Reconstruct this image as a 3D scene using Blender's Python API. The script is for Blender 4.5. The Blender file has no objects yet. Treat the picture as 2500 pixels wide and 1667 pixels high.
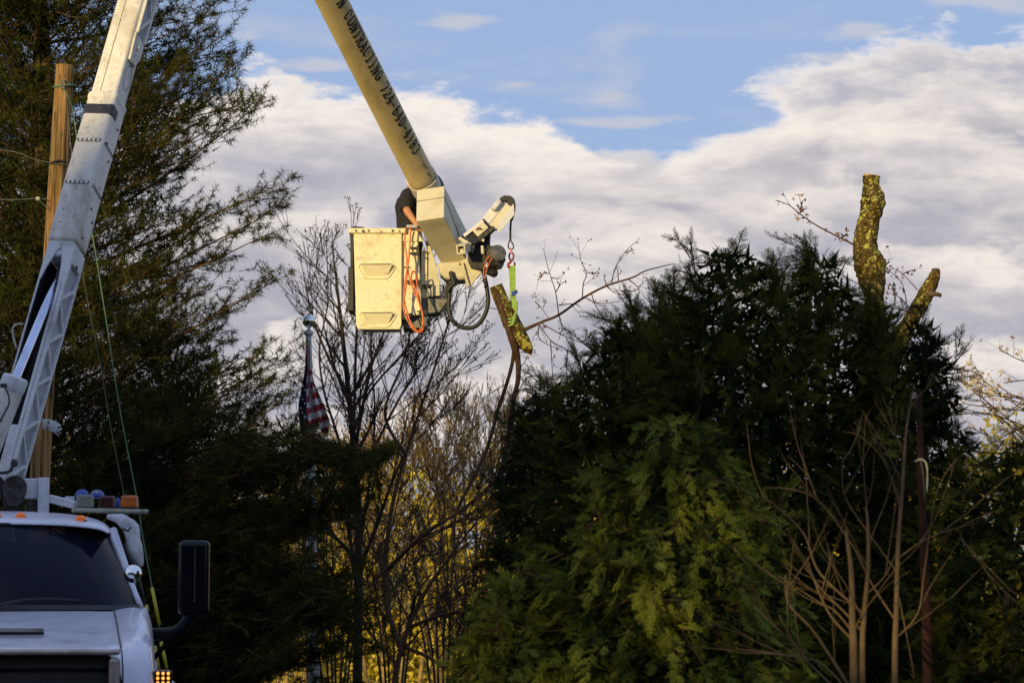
import bpy, bmesh, math, random
import numpy as np
from mathutils import Vector, Matrix
random.seed(7)
rng = np.random.default_rng(7)
scene = bpy.context.scene
COL = scene.collection
# ------------------------------------------------------------------ camera
LENS, F = 100.0, 2500*100.0/36.0
CAMZ, HOR = 1.7, 1600.0
PITCH = math.atan((HOR-833.5)/F)
cd = bpy.data.cameras.new('camera'); cam = bpy.data.objects.new('camera', cd); COL.objects.link(cam)
cam.location = (0, 0, CAMZ); cam.rotation_euler = (math.pi/2+PITCH, 0, 0)
cd.lens = LENS; cd.sensor_width = 36; cd.clip_end = 3000; cd.clip_start = 0.1
cd.dof.use_dof = True; cd.dof.focus_distance = 28.5; cd.dof.aperture_fstop = 6.3
scene.camera = cam
scene.view_settings.view_transform = 'Standard'; scene.view_settings.look = 'None'
scene.view_settings.gamma = 1; scene.view_settings.use_curve_mapping = False
scene.view_settings.exposure = 0.0
# ------------------------------------------------------------------ sun
SUN_EL = math.radians(7.5); SUN_AZ = math.atan2(-0.47, -0.88)      # sun behind the camera, to its left (x=sin, y=cos)
sd = bpy.data.lights.new('sun', 'SUN'); sun = bpy.data.objects.new('sun', sd); COL.objects.link(sun)
sd.energy = 4.6; sd.angle = math.radians(0.5); sd.color = (1.0, 0.75, 0.31)
Ldir = Vector((math.sin(SUN_AZ)*math.cos(SUN_EL), math.cos(SUN_AZ)*math.cos(SUN_EL), math.sin(SUN_EL)))
sun.rotation_euler = Ldir.to_track_quat('Z', 'Y').to_euler(); sun.location = (-20, -30, 30)
# ------------------------------------------------------------------ sky
world = bpy.data.worlds.new('World'); scene.world = world; world.use_nodes = True
def build_sky():
    nt = world.node_tree; nt.nodes.clear(); N = nt.nodes.new; L = nt.links.new
    def m(op, a, b=None, c=None, clamp=False):
        n = N('ShaderNodeMath'); n.operation = op; n.use_clamp = clamp
        for i, v in enumerate((a, b, c)):
            if v is None: continue
            if isinstance(v, (int, float)): n.inputs[i].default_value = v
            else: L(v, n.inputs[i])
        return n.outputs[0]
    def mix(f, a, b):
        n = N('ShaderNodeMix'); n.data_type = 'RGBA'
        if isinstance(f, (int, float)): n.inputs[0].default_value = f
        else: L(f, n.inputs[0])
        for i, v in ((6, a), (7, b)):
            if isinstance(v, tuple): n.inputs[i].default_value = (*v, 1)
            else: L(v, n.inputs[i])
        return n.outputs[2]
    def noise(vec, scale, detail=5, rough=0.55, dist=0.0):
        n = N('ShaderNodeTexNoise'); n.inputs['Scale'].default_value = scale; n.inputs['Detail'].default_value = detail
        n.inputs['Roughness'].default_value = rough; n.inputs['Distortion'].default_value = dist; L(vec, n.inputs['Vector']); return n.outputs['Fac']
    def vec(x, y, z):
        n = N('ShaderNodeCombineXYZ')
        for i, v in enumerate((x, y, z)):
            if isinstance(v, (int, float)): n.inputs[i].default_value = v
            else: L(v, n.inputs[i])
        return n.outputs[0]
    def sm(x, lo, hi):
        n = N('ShaderNodeMapRange'); n.interpolation_type = 'SMOOTHSTEP'
        L(x, n.inputs[0]); n.inputs[1].default_value = lo; n.inputs[2].default_value = hi; return n.outputs[0]
    sky = N('ShaderNodeTexSky'); sky.sky_type = 'NISHITA'; sky.sun_disc = False
    sky.sun_elevation = SUN_EL; sky.sun_rotation = SUN_AZ; sky.air_density = 1.0; sky.dust_density = 0.6; sky.ozone_density = 1.5
    tc = N('ShaderNodeTexCoord'); sp = N('ShaderNodeSeparateXYZ'); L(tc.outputs['Generated'], sp.inputs[0])
    dx, dy, dz = sp.outputs
    K = F/1000.0
    az = m('MULTIPLY', m('ARCTAN2', dx, dy), K); el = m('MULTIPLY', m('ARCSINE', dz), K)
    base = mix(0.85, sky.outputs[0], SKY_BLUE)
    # scattered cloud over the whole sky, streakier towards the horizon
    inv = m('DIVIDE', 1.0, m('MAXIMUM', m('ADD', dz, 0.18), 0.05))
    pv = vec(m('MULTIPLY', dx, inv), m('MULTIPLY', dy, inv), 3.1)
    g = noise(pv, 1.3, 8, 0.58, 0.3)
    gm = m('MULTIPLY', sm(g, 0.50, 0.66), sm(el, 1.9, 3.4))
    gcol = mix(sm(g, 0.5, 0.75), CL_WHITE, CL_GREY)
    col = mix(gm, base, gcol)
    # wisps
    wv = vec(m('MULTIPLY', az, 1.0), m('MULTIPLY', el, 3.6), 8.3)
    wn = noise(wv, 5.5, 7, 0.6, 0.5)
    for (x0, z0, a, b) in ((-0.13, 1.54, .12, .03), (0.86, 1.51, .10, .03), (0.0, 1.392, .08, .022), (-0.66, 1.50, .06, .03),
                           (0.23, 1.345, .14, .03), (0.75, 1.44, .16, .02), (1.2, 1.57, .22, .055), (0.28, 1.30, .2, .02), (-0.5, 1.43, .12, .02)):
        ex = m('ADD', m('POWER', m('ABSOLUTE', m('DIVIDE', m('SUBTRACT', az, x0), a)), 2.0), m('POWER', m('ABSOLUTE', m('DIVIDE', m('SUBTRACT', el, z0), b)), 2.0))
        gz = m('EXPONENT', m('MULTIPLY', ex, -0.9))
        k = sm(m('ADD', m('MULTIPLY', gz, 0.42), m('MULTIPLY', wn, 0.75)), 0.55, 0.82)
        col = mix(m('MULTIPLY', k, 0.75), col, CL_SOFT)
    veil = noise(vec(m('MULTIPLY', az, .7), m('MULTIPLY', el, 3.0), 21.0), 2.2, 8, 0.62, 0.8)
    col = mix(m('MULTIPLY', sm(veil, 0.46, 0.74), 0.45), col, CL_SOFT)
    # banks of cloud, farther ones first
    nv = vec(az, m('MULTIPLY', el, 1.7), 0.0)
    big = noise(nv, 3.2, 7, 0.6, 0.25)
    nv2 = vec(az, m('MULTIPLY', el, 2.6), 5.0)
    strk = noise(nv2, 3.0, 6, 0.6, 0.6)
    banks = (  # Zedge, X0, k, amp, rim width, rim strength, opacity
        (1.50, 1.20, 0.42, .13, .07, .9, .9), (1.385, 1.10, 0.62, .09, .06, .9, .9), (1.40, -0.50, 0.30, .13, .15, 1.0, .96), (1.30, 0.85, 0.50, .08, .08, 1.0, .92),
        (1.18, 1.10, 0.35, .13, .10, .6, .90), (1.20, 0.30, 0.55, .13, .14, .5, .85),
        (1.10, -0.55, 0.9, .07, .07, .9, .92), (1.085, 0.24, 1.1, .09, .07, .75, .9), (0.99, 1.02, 0.42, .10, .08, .85, .92),
        (0.955, 0.02, 0.45, .09, .08, .95, .92), (0.93, 0.45, 0.9, .08, .06, .6, .8), (0.74, 1.15, 0.6, .10, .08, .9, .9), (0.70, 0.03, 0.9, .10, .08, 1.0, .9),
        (0.60, -0.4, 0.3, .12, .10, .9, .8))
    for i, (ze, x0, k, amp, w, rim, op) in enumerate(banks):
        n1 = noise(vec(az, m('MULTIPLY', el, 2.7), 11.0+i*3.7), 3.6, 9, 0.6, 0.2)
        dxx = m('SUBTRACT', az, x0)
        edge = m('ADD', m('SUBTRACT', ze, m('MULTIPLY', m('MULTIPLY', dxx, dxx), k)), m('MULTIPLY', m('SUBTRACT', n1, 0.5), amp*3.4))
        dd = m('SUBTRACT', edge, el)
        mask = m('MULTIPLY', sm(dd, -0.022, 0.05), op)
        front = m('MULTIPLY', m('EXPONENT', m('DIVIDE', m('MAXIMUM', dd, 0.0), -w)), rim)
        lum = m('ADD', front, m('MULTIPLY', m('SUBTRACT', strk, 0.42), 1.15))
        c = mix(sm(lum, 0.0, 0.9), CL_GREY, CL_WHITE)
        # low side fades back into what lies behind it
        col = mix(mask, col, c)
    # all round the horizon the banks run on
    hz = noise(vec(m('MULTIPLY', dx, 3.0), m('MULTIPLY', dy, 3.0), m('MULTIPLY', dz, 9.0)), 2.2, 7, 0.58, 0.3)
    hm = m('MULTIPLY', sm(m('ADD', hz, m('MULTIPLY', el, -0.35)), 0.02, 0.16), sm(m('ABSOLUTE', az), 1.35, 2.2))
    col = mix(hm, col, mix(sm(strk, .3, .7), CL_GREY, CL_WHITE))
    bg = N('ShaderNodeBackground'); bg.inputs['Strength'].default_value = SKY_STR
    L(col, bg.inputs[0]); o = N('ShaderNodeOutputWorld'); L(bg.outputs[0], o.inputs[0])
SKY_STR = 0.12
CL_WHITE = tuple(v/SKY_STR for v in (0.97, 0.88, 0.80)); CL_GREY = tuple(v/SKY_STR for v in (0.43, 0.425, 0.495))
CL_SOFT = tuple(v/SKY_STR for v in (0.60, 0.60, 0.66)); SKY_BLUE = tuple(v/SKY_STR for v in (0.34, 0.47, 0.77))
build_sky()

# ------------------------------------------------------------------ helpers
def P(px, py, Y):
    """world point seen at source pixel (px, py) lying at world depth Y"""
    u = (px-1250)/F; v = (833.5-py)/F; c, s = math.cos(PITCH), math.sin(PITCH)
    t = Y/(c-v*s)
    return Vector((u*t, Y, CAMZ+t*(s+v*c)))
def mpp(Y): return Y/F      # metres per source pixel at depth Y
def new_mat(name): 
    m = bpy.data.materials.new(name); m.use_nodes = True; return m, m.node_tree, m.node_tree.nodes['Principled BSDF']
def _ramp(nt, fac, stops):
    r = nt.nodes.new('ShaderNodeValToRGB'); nt.links.new(fac, r.inputs[0]); e = r.color_ramp.elements
    while len(e) < len(stops): e.new(0.5)
    for i, (p, c) in enumerate(stops): e[i].position = p; e[i].color = (*c, 1)
    return r.outputs[0]
def _noise(nt, scale, detail=5, rough=.55, stretch=None, dist=0, coord='Object', loc=(0,0,0)):
    t = nt.nodes.new('ShaderNodeTexCoord'); mp = nt.nodes.new('ShaderNodeMapping'); nt.links.new(t.outputs[coord], mp.inputs[0])
    mp.inputs['Scale'].default_value = stretch or (1, 1, 1); mp.inputs['Location'].default_value = loc
    n = nt.nodes.new('ShaderNodeTexNoise'); n.inputs['Scale'].default_value = scale; n.inputs['Detail'].default_value = detail
    n.inputs['Roughness'].default_value = rough; n.inputs['Distortion'].default_value = dist; nt.links.new(mp.outputs[0], n.inputs['Vector'])
    return n.outputs['Fac'], mp.outputs[0]
def _mixc(nt, f, a, b):
    n = nt.nodes.new('ShaderNodeMix'); n.data_type = 'RGBA'
    if isinstance(f, (int, float)): n.inputs[0].default_value = f
    else: nt.links.new(f, n.inputs[0])
    for i, v in ((6, a), (7, b)):
        if isinstance(v, tuple): n.inputs[i].default_value = (*v, 1)
        else: nt.links.new(v, n.inputs[i])
    return n.outputs[2]
def _bump(nt, b, h, strength=.3, dist=.01):
    n = nt.nodes.new('ShaderNodeBump'); n.inputs['Strength'].default_value = strength; n.inputs['Distance'].default_value = dist
    nt.links.new(h, n.inputs['Height']); nt.links.new(n.outputs[0], b.inputs['Normal'])
def plain(name, col, rough=.5, metal=0., var=.25, scale=8, bump=.15, spec=.5, coat=0.):
    m, nt, b = new_mat(name)
    n, _ = _noise(nt, scale, 6)
    nt.links.new(_ramp(nt, n, [(.3, tuple(c*(1-var) for c in col)), (.7, tuple(min(1, c*(1+var*.6)) for c in col))]), b.inputs['Base Color'])
    b.inputs['Roughness'].default_value = rough; b.inputs['Metallic'].default_value = metal; b.inputs['Specular IOR Level'].default_value = spec
    b.inputs['Coat Weight'].default_value = coat
    if bump: _bump(nt, b, n, bump, .01)
    return m
def dirty(name, col, dirt, amount=.5, scale=3., rough=.4, stretch=(1, 1, 1), coat=0., spec=.4, fine=.35, thresh=.52):
    """painted surface with blotches of grime and streaks"""
    m, nt, b = new_mat(name)
    n1, _ = _noise(nt, scale, 9, .62, stretch, .3); n2, _ = _noise(nt, scale*7, 6, .7, None, .2, loc=(3, 1, 7)); n3, _ = _noise(nt, scale*30, 3, .6)
    f1 = _ramp(nt, n1, [(thresh, (0, 0, 0)), (thresh+.2, (amount,)*3)])
    f2 = _ramp(nt, n2, [(.54, (0, 0, 0)), (.72, (fine,)*3)])
    c = _mixc(nt, f1, col, dirt); c = _mixc(nt, f2, c, tuple(d*.7 for d in dirt))
    nt.links.new(c, b.inputs['Base Color'])
    nt.links.new(_ramp(nt, n1, [(.3, (rough,)*3), (.7, (min(1, rough+.3),)*3)]), b.inputs['Roughness'])
    b.inputs['Specular IOR Level'].default_value = spec; b.inputs['Coat Weight'].default_value = coat; b.inputs['Coat Roughness'].default_value = .08
    _bump(nt, b, n3, .06, .004)
    return m
M = {}
M['boom_white'] = dirty('boom_white_paint', (.70, .67, .62), (.20, .165, .10), .75, 2.6, .42, (1, 1, .3), fine=.6, thresh=.50)
M['upper_boom'] = dirty('upper_boom_gelcoat', (.70, .56, .30), (.26, .18, .07), .55, 2.4, .5, (1, .3, 1), fine=.35, thresh=.50, spec=.3)
M['bucket'] = dirty('bucket_gelcoat', (.76, .69, .48), (.30, .22, .10), .6, 3.2, .45, fine=.5, thresh=.53, spec=.25)
M['cover'] = dirty('knuckle_cover_paint', (.58, .54, .42), (.28, .23, .13), .45, 3.2, .45, fine=.2, spec=.3)
M['cab_white'] = dirty('cab_white_paint', (.66, .66, .80), (.24, .22, .27), .8, 2.0, .22, fine=.15, coat=.6, spec=.5)
M['steel_white'] = dirty('steel_white_paint', (.62, .63, .66), (.24, .21, .18), .6, 6., .5, fine=.5)
M['steel_shade_grime'] = dirty('shaded_grimy_recess_paint', (.38, .39, .44), (.12, .11, .10), .7, 8., .6)  # base darkened to paint shade into the truss pockets; grime blotches over it
M['black'] = plain('black_rubber', (.014, .014, .016), .55, var=.4)
M['black_gloss'] = plain('black_plastic', (.006, .006, .010), .16, var=.3, spec=.25)
M['black_tape'] = plain('worn_black_band', (.030, .030, .045), .5, var=.7, scale=25)
M['dark_steel'] = plain('greasy_dark_steel', (.055, .050, .046), .45, .6, var=.7, scale=22, bump=.5)
M['grey_motor'] = plain('grey_cast_metal', (.16, .155, .135), .45, .4, var=.5, scale=18, bump=.4)
M['chrome'] = plain('chrome', (.85, .86, .88), .04, 1., var=.02, bump=0)
M['rod'] = plain('polished_cylinder_rod', (.62, .64, .82), .16, 1., var=.15, scale=5, bump=0)
M['orange_hose'] = plain('orange_hose', (.62, .145, .035), .4, var=.3, scale=30)
M['wood'] = None
M['rope_black'] = plain('dark_rope', (.02, .02, .02), .8, var=.5, scale=60, bump=.6)
M['red_hook'] = plain('red_forged_steel', (.30, .012, .03), .35, .3, var=.4, scale=40)
M['blue'] = plain('blue_plastic', (.035, .075, .36), .4, var=.2)
M['blue_cloth'] = plain('blue_tag', (.03, .06, .30), .8, var=.2)
M['yellow'] = plain('yellow_plastic', (.46, .40, .012), .5, var=.25, scale=14)
M['yellow_tape'] = plain('fluorescent_tape', (.62, .70, .06), .5, var=.15)
M['amber'] = plain('amber_lens', (.50, .11, .006), .15, var=.3, scale=30, spec=.7)
M['red_lens'] = plain('dark_red_lens', (.045, .008, .007), .15, var=.3, spec=.7)
M['clear_lens'] = plain('cloudy_lens', (.20, .21, .17), .2, var=.3, scale=20, spec=.7)
M['cream_steel'] = plain('cream_steel', (.42, .41, .31), .5, var=.35, scale=16)
M['bronze'] = plain('dull_chrome_grille', (.44, .36, .33), .38, .5, var=.4, scale=9)
M['wire'] = plain('weathered_wire', (.09, .10, .08), .6, .3, var=.3)
M['green_wire'] = plain('green_strand', (.10, .20, .12), .6, .2, var=.3)
M['shirt'] = plain('dark_cotton', (.016, .015, .017), .9, var=.35, scale=30, bump=.5)
M['jeans'] = plain('dark_denim', (.03, .04, .07), .9, var=.3, scale=30)
M['skin'] = plain('skin', (.48, .22, .12), .5, var=.15, scale=12)
M['hair'] = plain('dark_hair', (.02, .014, .01), .6, var=.4)
M['seat'] = plain('grey_upholstery', (.055, .055, .06), .9, var=.3)
M['ink'] = plain('black_lettering', (.012, .012, .014), .55, var=.2, scale=40, bump=0)
M['alu'] = plain('weathered_aluminium', (.40, .41, .45), .4, .25, var=.10, scale=2)
M['rust_pole'] = plain('rusty_pole', (.030, .013, .010), .85, var=.5, scale=10, spec=.08)
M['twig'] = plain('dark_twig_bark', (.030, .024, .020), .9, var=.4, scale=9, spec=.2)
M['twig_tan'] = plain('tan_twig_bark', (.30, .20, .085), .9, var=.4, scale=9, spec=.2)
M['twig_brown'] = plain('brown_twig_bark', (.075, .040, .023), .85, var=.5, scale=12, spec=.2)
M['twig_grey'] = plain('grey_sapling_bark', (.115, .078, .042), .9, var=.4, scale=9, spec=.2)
M['bark'] = plain('pine_bark', (.11, .078, .050), .95, var=.6, scale=9, bump=.8, spec=.1)
M['pine_branch'] = plain('pine_branch_bark', (.11, .068, .032), .95, var=.5, scale=9, bump=.5, spec=.1)
def cloth():
    m, nt, b = new_mat('white_tarpaulin'); n, _ = _noise(nt, 7, 6, .6, (1, 1, 1), .8)
    nt.links.new(_ramp(nt, n, [(.35, (.42, .40, .42)), (.6, (.66, .66, .70))]), b.inputs['Base Color']); b.inputs['Roughness'].default_value = .6
    _bump(nt, b, n, .6, .03); return m
M['tarp'] = cloth()
def sling():
    m, nt, b = new_mat('lime_sling_webbing'); n, _ = _noise(nt, 30, 4, .6)
    nt.links.new(_ramp(nt, n, [(.35, (.16, .30, .04)), (.65, (.32, .48, .11))]), b.inputs['Base Color']); b.inputs['Roughness'].default_value = .8
    _bump(nt, b, n, .4, .005); return m
M['sling'] = sling()
def lichen_bark():
    m, nt, b = new_mat('lichen_bark')
    n, mp = _noise(nt, 16, 10, .72, (1, 1, .45), .6); nf, _ = _noise(nt, 55, 6, .7)
    base = _ramp(nt, n, [(.36, (.022, .014, .005)), (.50, (.115, .072, .020)), (.66, (.23, .155, .042))])
    base = _mixc(nt, _ramp(nt, nf, [(.45, (0, 0, 0)), (.62, (.7, .7, .7))]), base, (.022, .017, .008))
    col = base
    for sc_, thr, c in ((9, .13, (.42, .37, .075)), (21, .15, (.52, .50, .10)), (48, .20, (.36, .36, .12))):
        _, mp2 = _noise(nt, 1, 1, .5, loc=(sc_, 2, 5)); nn = nt.nodes.new('ShaderNodeTexNoise'); nn.inputs['Scale'].default_value = sc_*1.6; nn.inputs['Detail'].default_value = 5
        nt.links.new(mp2, nn.inputs['Vector']); s1 = nt.nodes.new('ShaderNodeVectorMath'); s1.operation = 'SCALE'; s1.inputs['Scale'].default_value = 1.1/sc_; nt.links.new(nn.outputs['Color'], s1.inputs[0])
        ad = nt.nodes.new('ShaderNodeVectorMath'); ad.operation = 'ADD'; nt.links.new(mp2, ad.inputs[0]); nt.links.new(s1.outputs[0], ad.inputs[1])
        v = nt.nodes.new('ShaderNodeTexVoronoi'); v.inputs['Scale'].default_value = sc_; nt.links.new(ad.outputs[0], v.inputs['Vector'])
        n3 = nt.nodes.new('ShaderNodeTexNoise'); n3.inputs['Scale'].default_value = sc_*.45; nt.links.new(mp2, n3.inputs['Vector'])
        k = nt.nodes.new('ShaderNodeMath'); k.operation = 'MULTIPLY_ADD'; nt.links.new(n3.outputs['Fac'], k.inputs[0]); k.inputs[1].default_value = -1.6; nt.links.new(v.outputs['Distance'], k.inputs[2])
        mr = nt.nodes.new('ShaderNodeMapRange'); nt.links.new(k.outputs[0], mr.inputs[0]); mr.inputs[1].default_value = -.61+thr*.4; mr.inputs[2].default_value = -.69+thr*.4
        col = _mixc(nt, mr.outputs[0], col, c)
    nt.links.new(col, b.inputs['Base Color']); b.inputs['Roughness'].default_value = .95; b.inputs['Specular IOR Level'].default_value = .1
    _bump(nt, b, n, 1.0, .05); return m
M['lichen'] = lichen_bark()
M['cutwood'] = plain('fresh_cut_wood', (.62, .34, .11), .9, var=.35, scale=20)
def pole_wood():
    m, nt, b = new_mat('utility_pole_wood')
    n, _ = _noise(nt, 22, 8, .6, (1, 1, .045), .2); n2, _ = _noise(nt, 3, 4, .6, (1, 1, .4))
    c = _ramp(nt, n, [(.36, (.035, .020, .010)), (.47, (.22, .125, .05)), (.65, (.40, .24, .10))])
    c2 = _mixc(nt, _ramp(nt, n2, [(.45, (0, 0, 0)), (.75, (.7, .7, .7))]), c, (.13, .10, .045))
    nt.links.new(c2, b.inputs['Base Color']); b.inputs['Roughness'].default_value = .9; b.inputs['Specular IOR Level'].default_value = .1
    _bump(nt, b, n, .9, .02); return m
M['wood'] = pole_wood()
def leaf_mat(name, c0, c1, c2, trans=.15):
    m = bpy.data.materials.new(name); m.use_nodes = True; nt = m.node_tree; nt.nodes.clear()
    a = nt.nodes.new('ShaderNodeAttribute'); a.attribute_name = 'tint'
    c = _ramp(nt, a.outputs['Fac'], [(0, c0), (.5, c1), (1, c2)])
    d = nt.nodes.new('ShaderNodeBsdfDiffuse'); t = nt.nodes.new('ShaderNodeBsdfTranslucent'); x = nt.nodes.new('ShaderNodeMixShader'); o = nt.nodes.new('ShaderNodeOutputMaterial')
    nt.links.new(c, d.inputs[0]); nt.links.new(c, t.inputs[0]); x.inputs[0].default_value = trans
    nt.links.new(d.outputs[0], x.inputs[1]); nt.links.new(t.outputs[0], x.inputs[2]); nt.links.new(x.outputs[0], o.inputs[0]); return m
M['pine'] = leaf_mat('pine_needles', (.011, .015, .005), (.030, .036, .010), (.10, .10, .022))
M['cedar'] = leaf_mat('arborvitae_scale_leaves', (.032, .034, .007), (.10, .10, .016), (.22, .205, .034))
M['cedar_lit'] = leaf_mat('lit_arborvitae_scale_leaves', (.050, .056, .010), (.17, .195, .030), (.35, .37, .065), .25)  # greens raised to paint soft light into the front bushes
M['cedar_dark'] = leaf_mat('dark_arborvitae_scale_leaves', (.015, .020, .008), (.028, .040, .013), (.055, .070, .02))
M['gold'] = leaf_mat('young_yellow_leaves', (.30, .23, .035), (.56, .45, .055), (.82, .68, .12), .3)
M['blossom'] = leaf_mat('pale_blossom', (.16, .08, .045), (.45, .34, .24), (.72, .66, .56), .3)
M['bud'] = leaf_mat('brown_buds', (.04, .018, .013), (.11, .05, .03), (.35, .23, .17), .1)

def tag(o, label=None, cat=None, group=None, kind=None):
    for k, v in (('label', label), ('category', cat), ('group', group), ('kind', kind)):
        if v: o[k] = v
    return o
def thing(name, label, cat, loc, group=None):
    o = bpy.data.objects.new(name, None); COL.objects.link(o); o.location = loc; o.empty_display_size = .2
    return tag(o, label, cat, group)
def wloc(p):
    v = Vector((0, 0, 0))
    while p is not None: v += p.location; p = p.parent
    return v
def link_mesh(name, me, mat, parent=None, origin=None):
    o = bpy.data.objects.new(name, me); COL.objects.link(o)
    if mat is not None and not me.materials: me.materials.append(mat)
    if parent is not None: o.parent = parent
    return o
def frame(a, b, up=Vector((0, 0, 1))):
    z = (Vector(b)-Vector(a)).normalized()
    if abs(z.dot(up)) > .99: up = Vector((0, 1, 0))
    x = z.cross(up).normalized(); y = x.cross(z).normalized()
    return x, y, z
class MB:
    """collects shapes in world coordinates; build() links them as one object"""
    def __init__(s): s.v = []; s.f = []
    def add(s, vs, fs):
        n = len(s.v); s.v += [tuple(v) for v in vs]; s.f += [tuple(i+n for i in f) for f in fs]; return s
    def hexa(s, b4, t4):
        return s.add(list(b4)+list(t4), [(3, 2, 1, 0), (4, 5, 6, 7), (0, 1, 5, 4), (1, 2, 6, 5), (2, 3, 7, 6), (3, 0, 4, 7)])
    def box(s, c, size, x=Vector((1, 0, 0)), y=Vector((0, 1, 0)), z=Vector((0, 0, 1))):
        c = Vector(c); a, b, d = (k/2 for k in size)
        q = [(-a, -b), (a, -b), (a, b), (-a, b)]
        return s.hexa([c+x*i+y*j-z*d for i, j in q], [c+x*i+y*j+z*d for i, j in q])
    def obox(s, p0, p1, w, h, up=Vector((0, 0, 1)), w1=None, h1=None):
        x, y, z = frame(p0, p1, up); w1 = w if w1 is None else w1; h1 = h if h1 is None else h1
        q = [(-1, -1), (1, -1), (1, 1), (-1, 1)]
        return s.hexa([Vector(p0)+x*i*w/2+y*j*h/2 for i, j in q], [Vector(p1)+x*i*w1/2+y*j*h1/2 for i, j in q])
    def prism(s, pts, off):
        pts = [Vector(p) for p in pts]; off = Vector(off); n = len(pts)
        return s.add(pts+[p+off for p in pts], [tuple(range(n-1, -1, -1)), tuple(range(n, 2*n))]+[(i, (i+1) % n, n+(i+1) % n, n+i) for i in range(n)])
    def slab(s, poly, Y, t):
        """outline given in source pixels at depth Y, real thickness t going away"""
        return s.prism([P(x, y, Y) for x, y in poly], (0, t, 0))
    def tube(s, path, radii, n=8, cap=True, flat=None):
        path = [Vector(p) for p in path]; k = len(path)
        if isinstance(radii, (int, float)): radii = [radii]*k
        vs = []; prev = None
        for i, p in enumerate(path):
            d = (path[min(i+1, k-1)]-path[max(i-1, 0)]).normalized()
            if prev is None:
                a = Vector((0, 0, 1)) if abs(d.z) < .9 else Vector((1, 0, 0)); x = d.cross(a).normalized()
            else:
                x = (prev-d*prev.dot(d)).normalized()
            prev = x; y = d.cross(x); r = radii[i]
            for j in range(n):
                t = 2*math.pi*j/n; vs.append(p+x*math.cos(t)*r+y*math.sin(t)*r*(flat or 1))
        fs = [(i*n+j, i*n+(j+1) % n, (i+1)*n+(j+1) % n, (i+1)*n+j) for i in range(k-1) for j in range(n)]
        if cap: fs += [tuple(range(n-1, -1, -1)), tuple((k-1)*n+j for j in range(n))]
        return s.add(vs, fs)
    def cyl(s, a, b, r, r1=None, n=20): return s.tube([a, b], [r, r if r1 is None else r1], n)
    def lathe(s, prof, c, axis=Vector((0, 0, 1)), n=24):
        axis = Vector(axis).normalized(); x = axis.orthogonal().normalized(); y = axis.cross(x); c = Vector(c); k = len(prof)
        vs = [c+axis*h+(x*math.cos(2*math.pi*j/n)+y*math.sin(2*math.pi*j/n))*r for r, h in prof for j in range(n)]
        fs = [(i*n+j, i*n+(j+1) % n, (i+1)*n+(j+1) % n, (i+1)*n+j) for i in range(k-1) for j in range(n)]
        fs += [tuple(range(n-1, -1, -1)), tuple((k-1)*n+j for j in range(n))]
        return s.add(vs, fs)
    def ball(s, c, r, sc=(1, 1, 1), n=16):
        k = n//2+1; vs = []
        for i in range(k):
            a = math.pi*i/(k-1)
            for j in range(n):
                b = 2*math.pi*j/n; vs.append((c[0]+r*sc[0]*math.sin(a)*math.cos(b), c[1]+r*sc[1]*math.sin(a)*math.sin(b), c[2]+r*sc[2]*math.cos(a)))
        return s.add(vs, [(i*n+j, i*n+(j+1) % n, (i+1)*n+(j+1) % n, (i+1)*n+j) for i in range(k-1) for j in range(n)])
    def grid(s, rows, closed=False):
        r, c = len(rows), len(rows[0]); vs = [p for row in rows for p in row]
        return s.add(vs, [(i*c+j, i*c+(j+1) % c, (i+1)*c+(j+1) % c, (i+1)*c+j) for i in range(r-1) for j in range(c if closed else c-1)])
    def build(s, name, mat, parent=None, smooth=False, bevel=0., seg=2, solid=0., loc=None, sub=0, label=None):
        off = wloc(parent) if parent is not None else (Vector(loc) if loc is not None else Vector((0, 0, 0)))
        me = bpy.data.meshes.new(name); me.from_pydata([tuple(Vector(v)-off) for v in s.v], [], s.f); me.validate()
        bm = bmesh.new(); bm.from_mesh(me); bmesh.ops.remove_doubles(bm, verts=bm.verts, dist=1e-5); bmesh.ops.recalc_face_normals(bm, faces=bm.faces); bm.to_mesh(me); bm.free()
        if smooth:
            for p in me.polygons: p.use_smooth = True
        o = link_mesh(name, me, mat, parent)
        if parent is None: o.location = off
        if solid: k = o.modifiers.new('thick', 'SOLIDIFY'); k.thickness = solid; k.offset = 0
        if sub: k = o.modifiers.new('sub', 'SUBSURF'); k.levels = sub; k.render_levels = sub
        if bevel: k = o.modifiers.new('bev', 'BEVEL'); k.width = bevel; k.segments = seg; k.limit_method = 'ANGLE'; k.angle_limit = .6
        if smooth: 
            try: 
                me.shade_smooth() if False else None
            except Exception: pass
            if smooth == 'auto':
                k = o.modifiers.new('es', 'EDGE_SPLIT'); k.split_angle = .6
        if label: o['label'] = label
        return o
def bez(pts, n=8):
    """smooth catmull-rom path through points"""
    pts = [Vector(p) for p in pts]; out = []
    for i in range(len(pts)-1):
        p0, p1, p2, p3 = pts[max(i-1, 0)], pts[i], pts[i+1], pts[min(i+2, len(pts)-1)]
        for k in range(n):
            t = k/n; out.append(.5*((2*p1)+(p2-p0)*t+(2*p0-5*p1+4*p2-p3)*t*t+(3*p1-p0-3*p2+p3)*t**3))
    out.append(pts[-1]); return out
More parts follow.
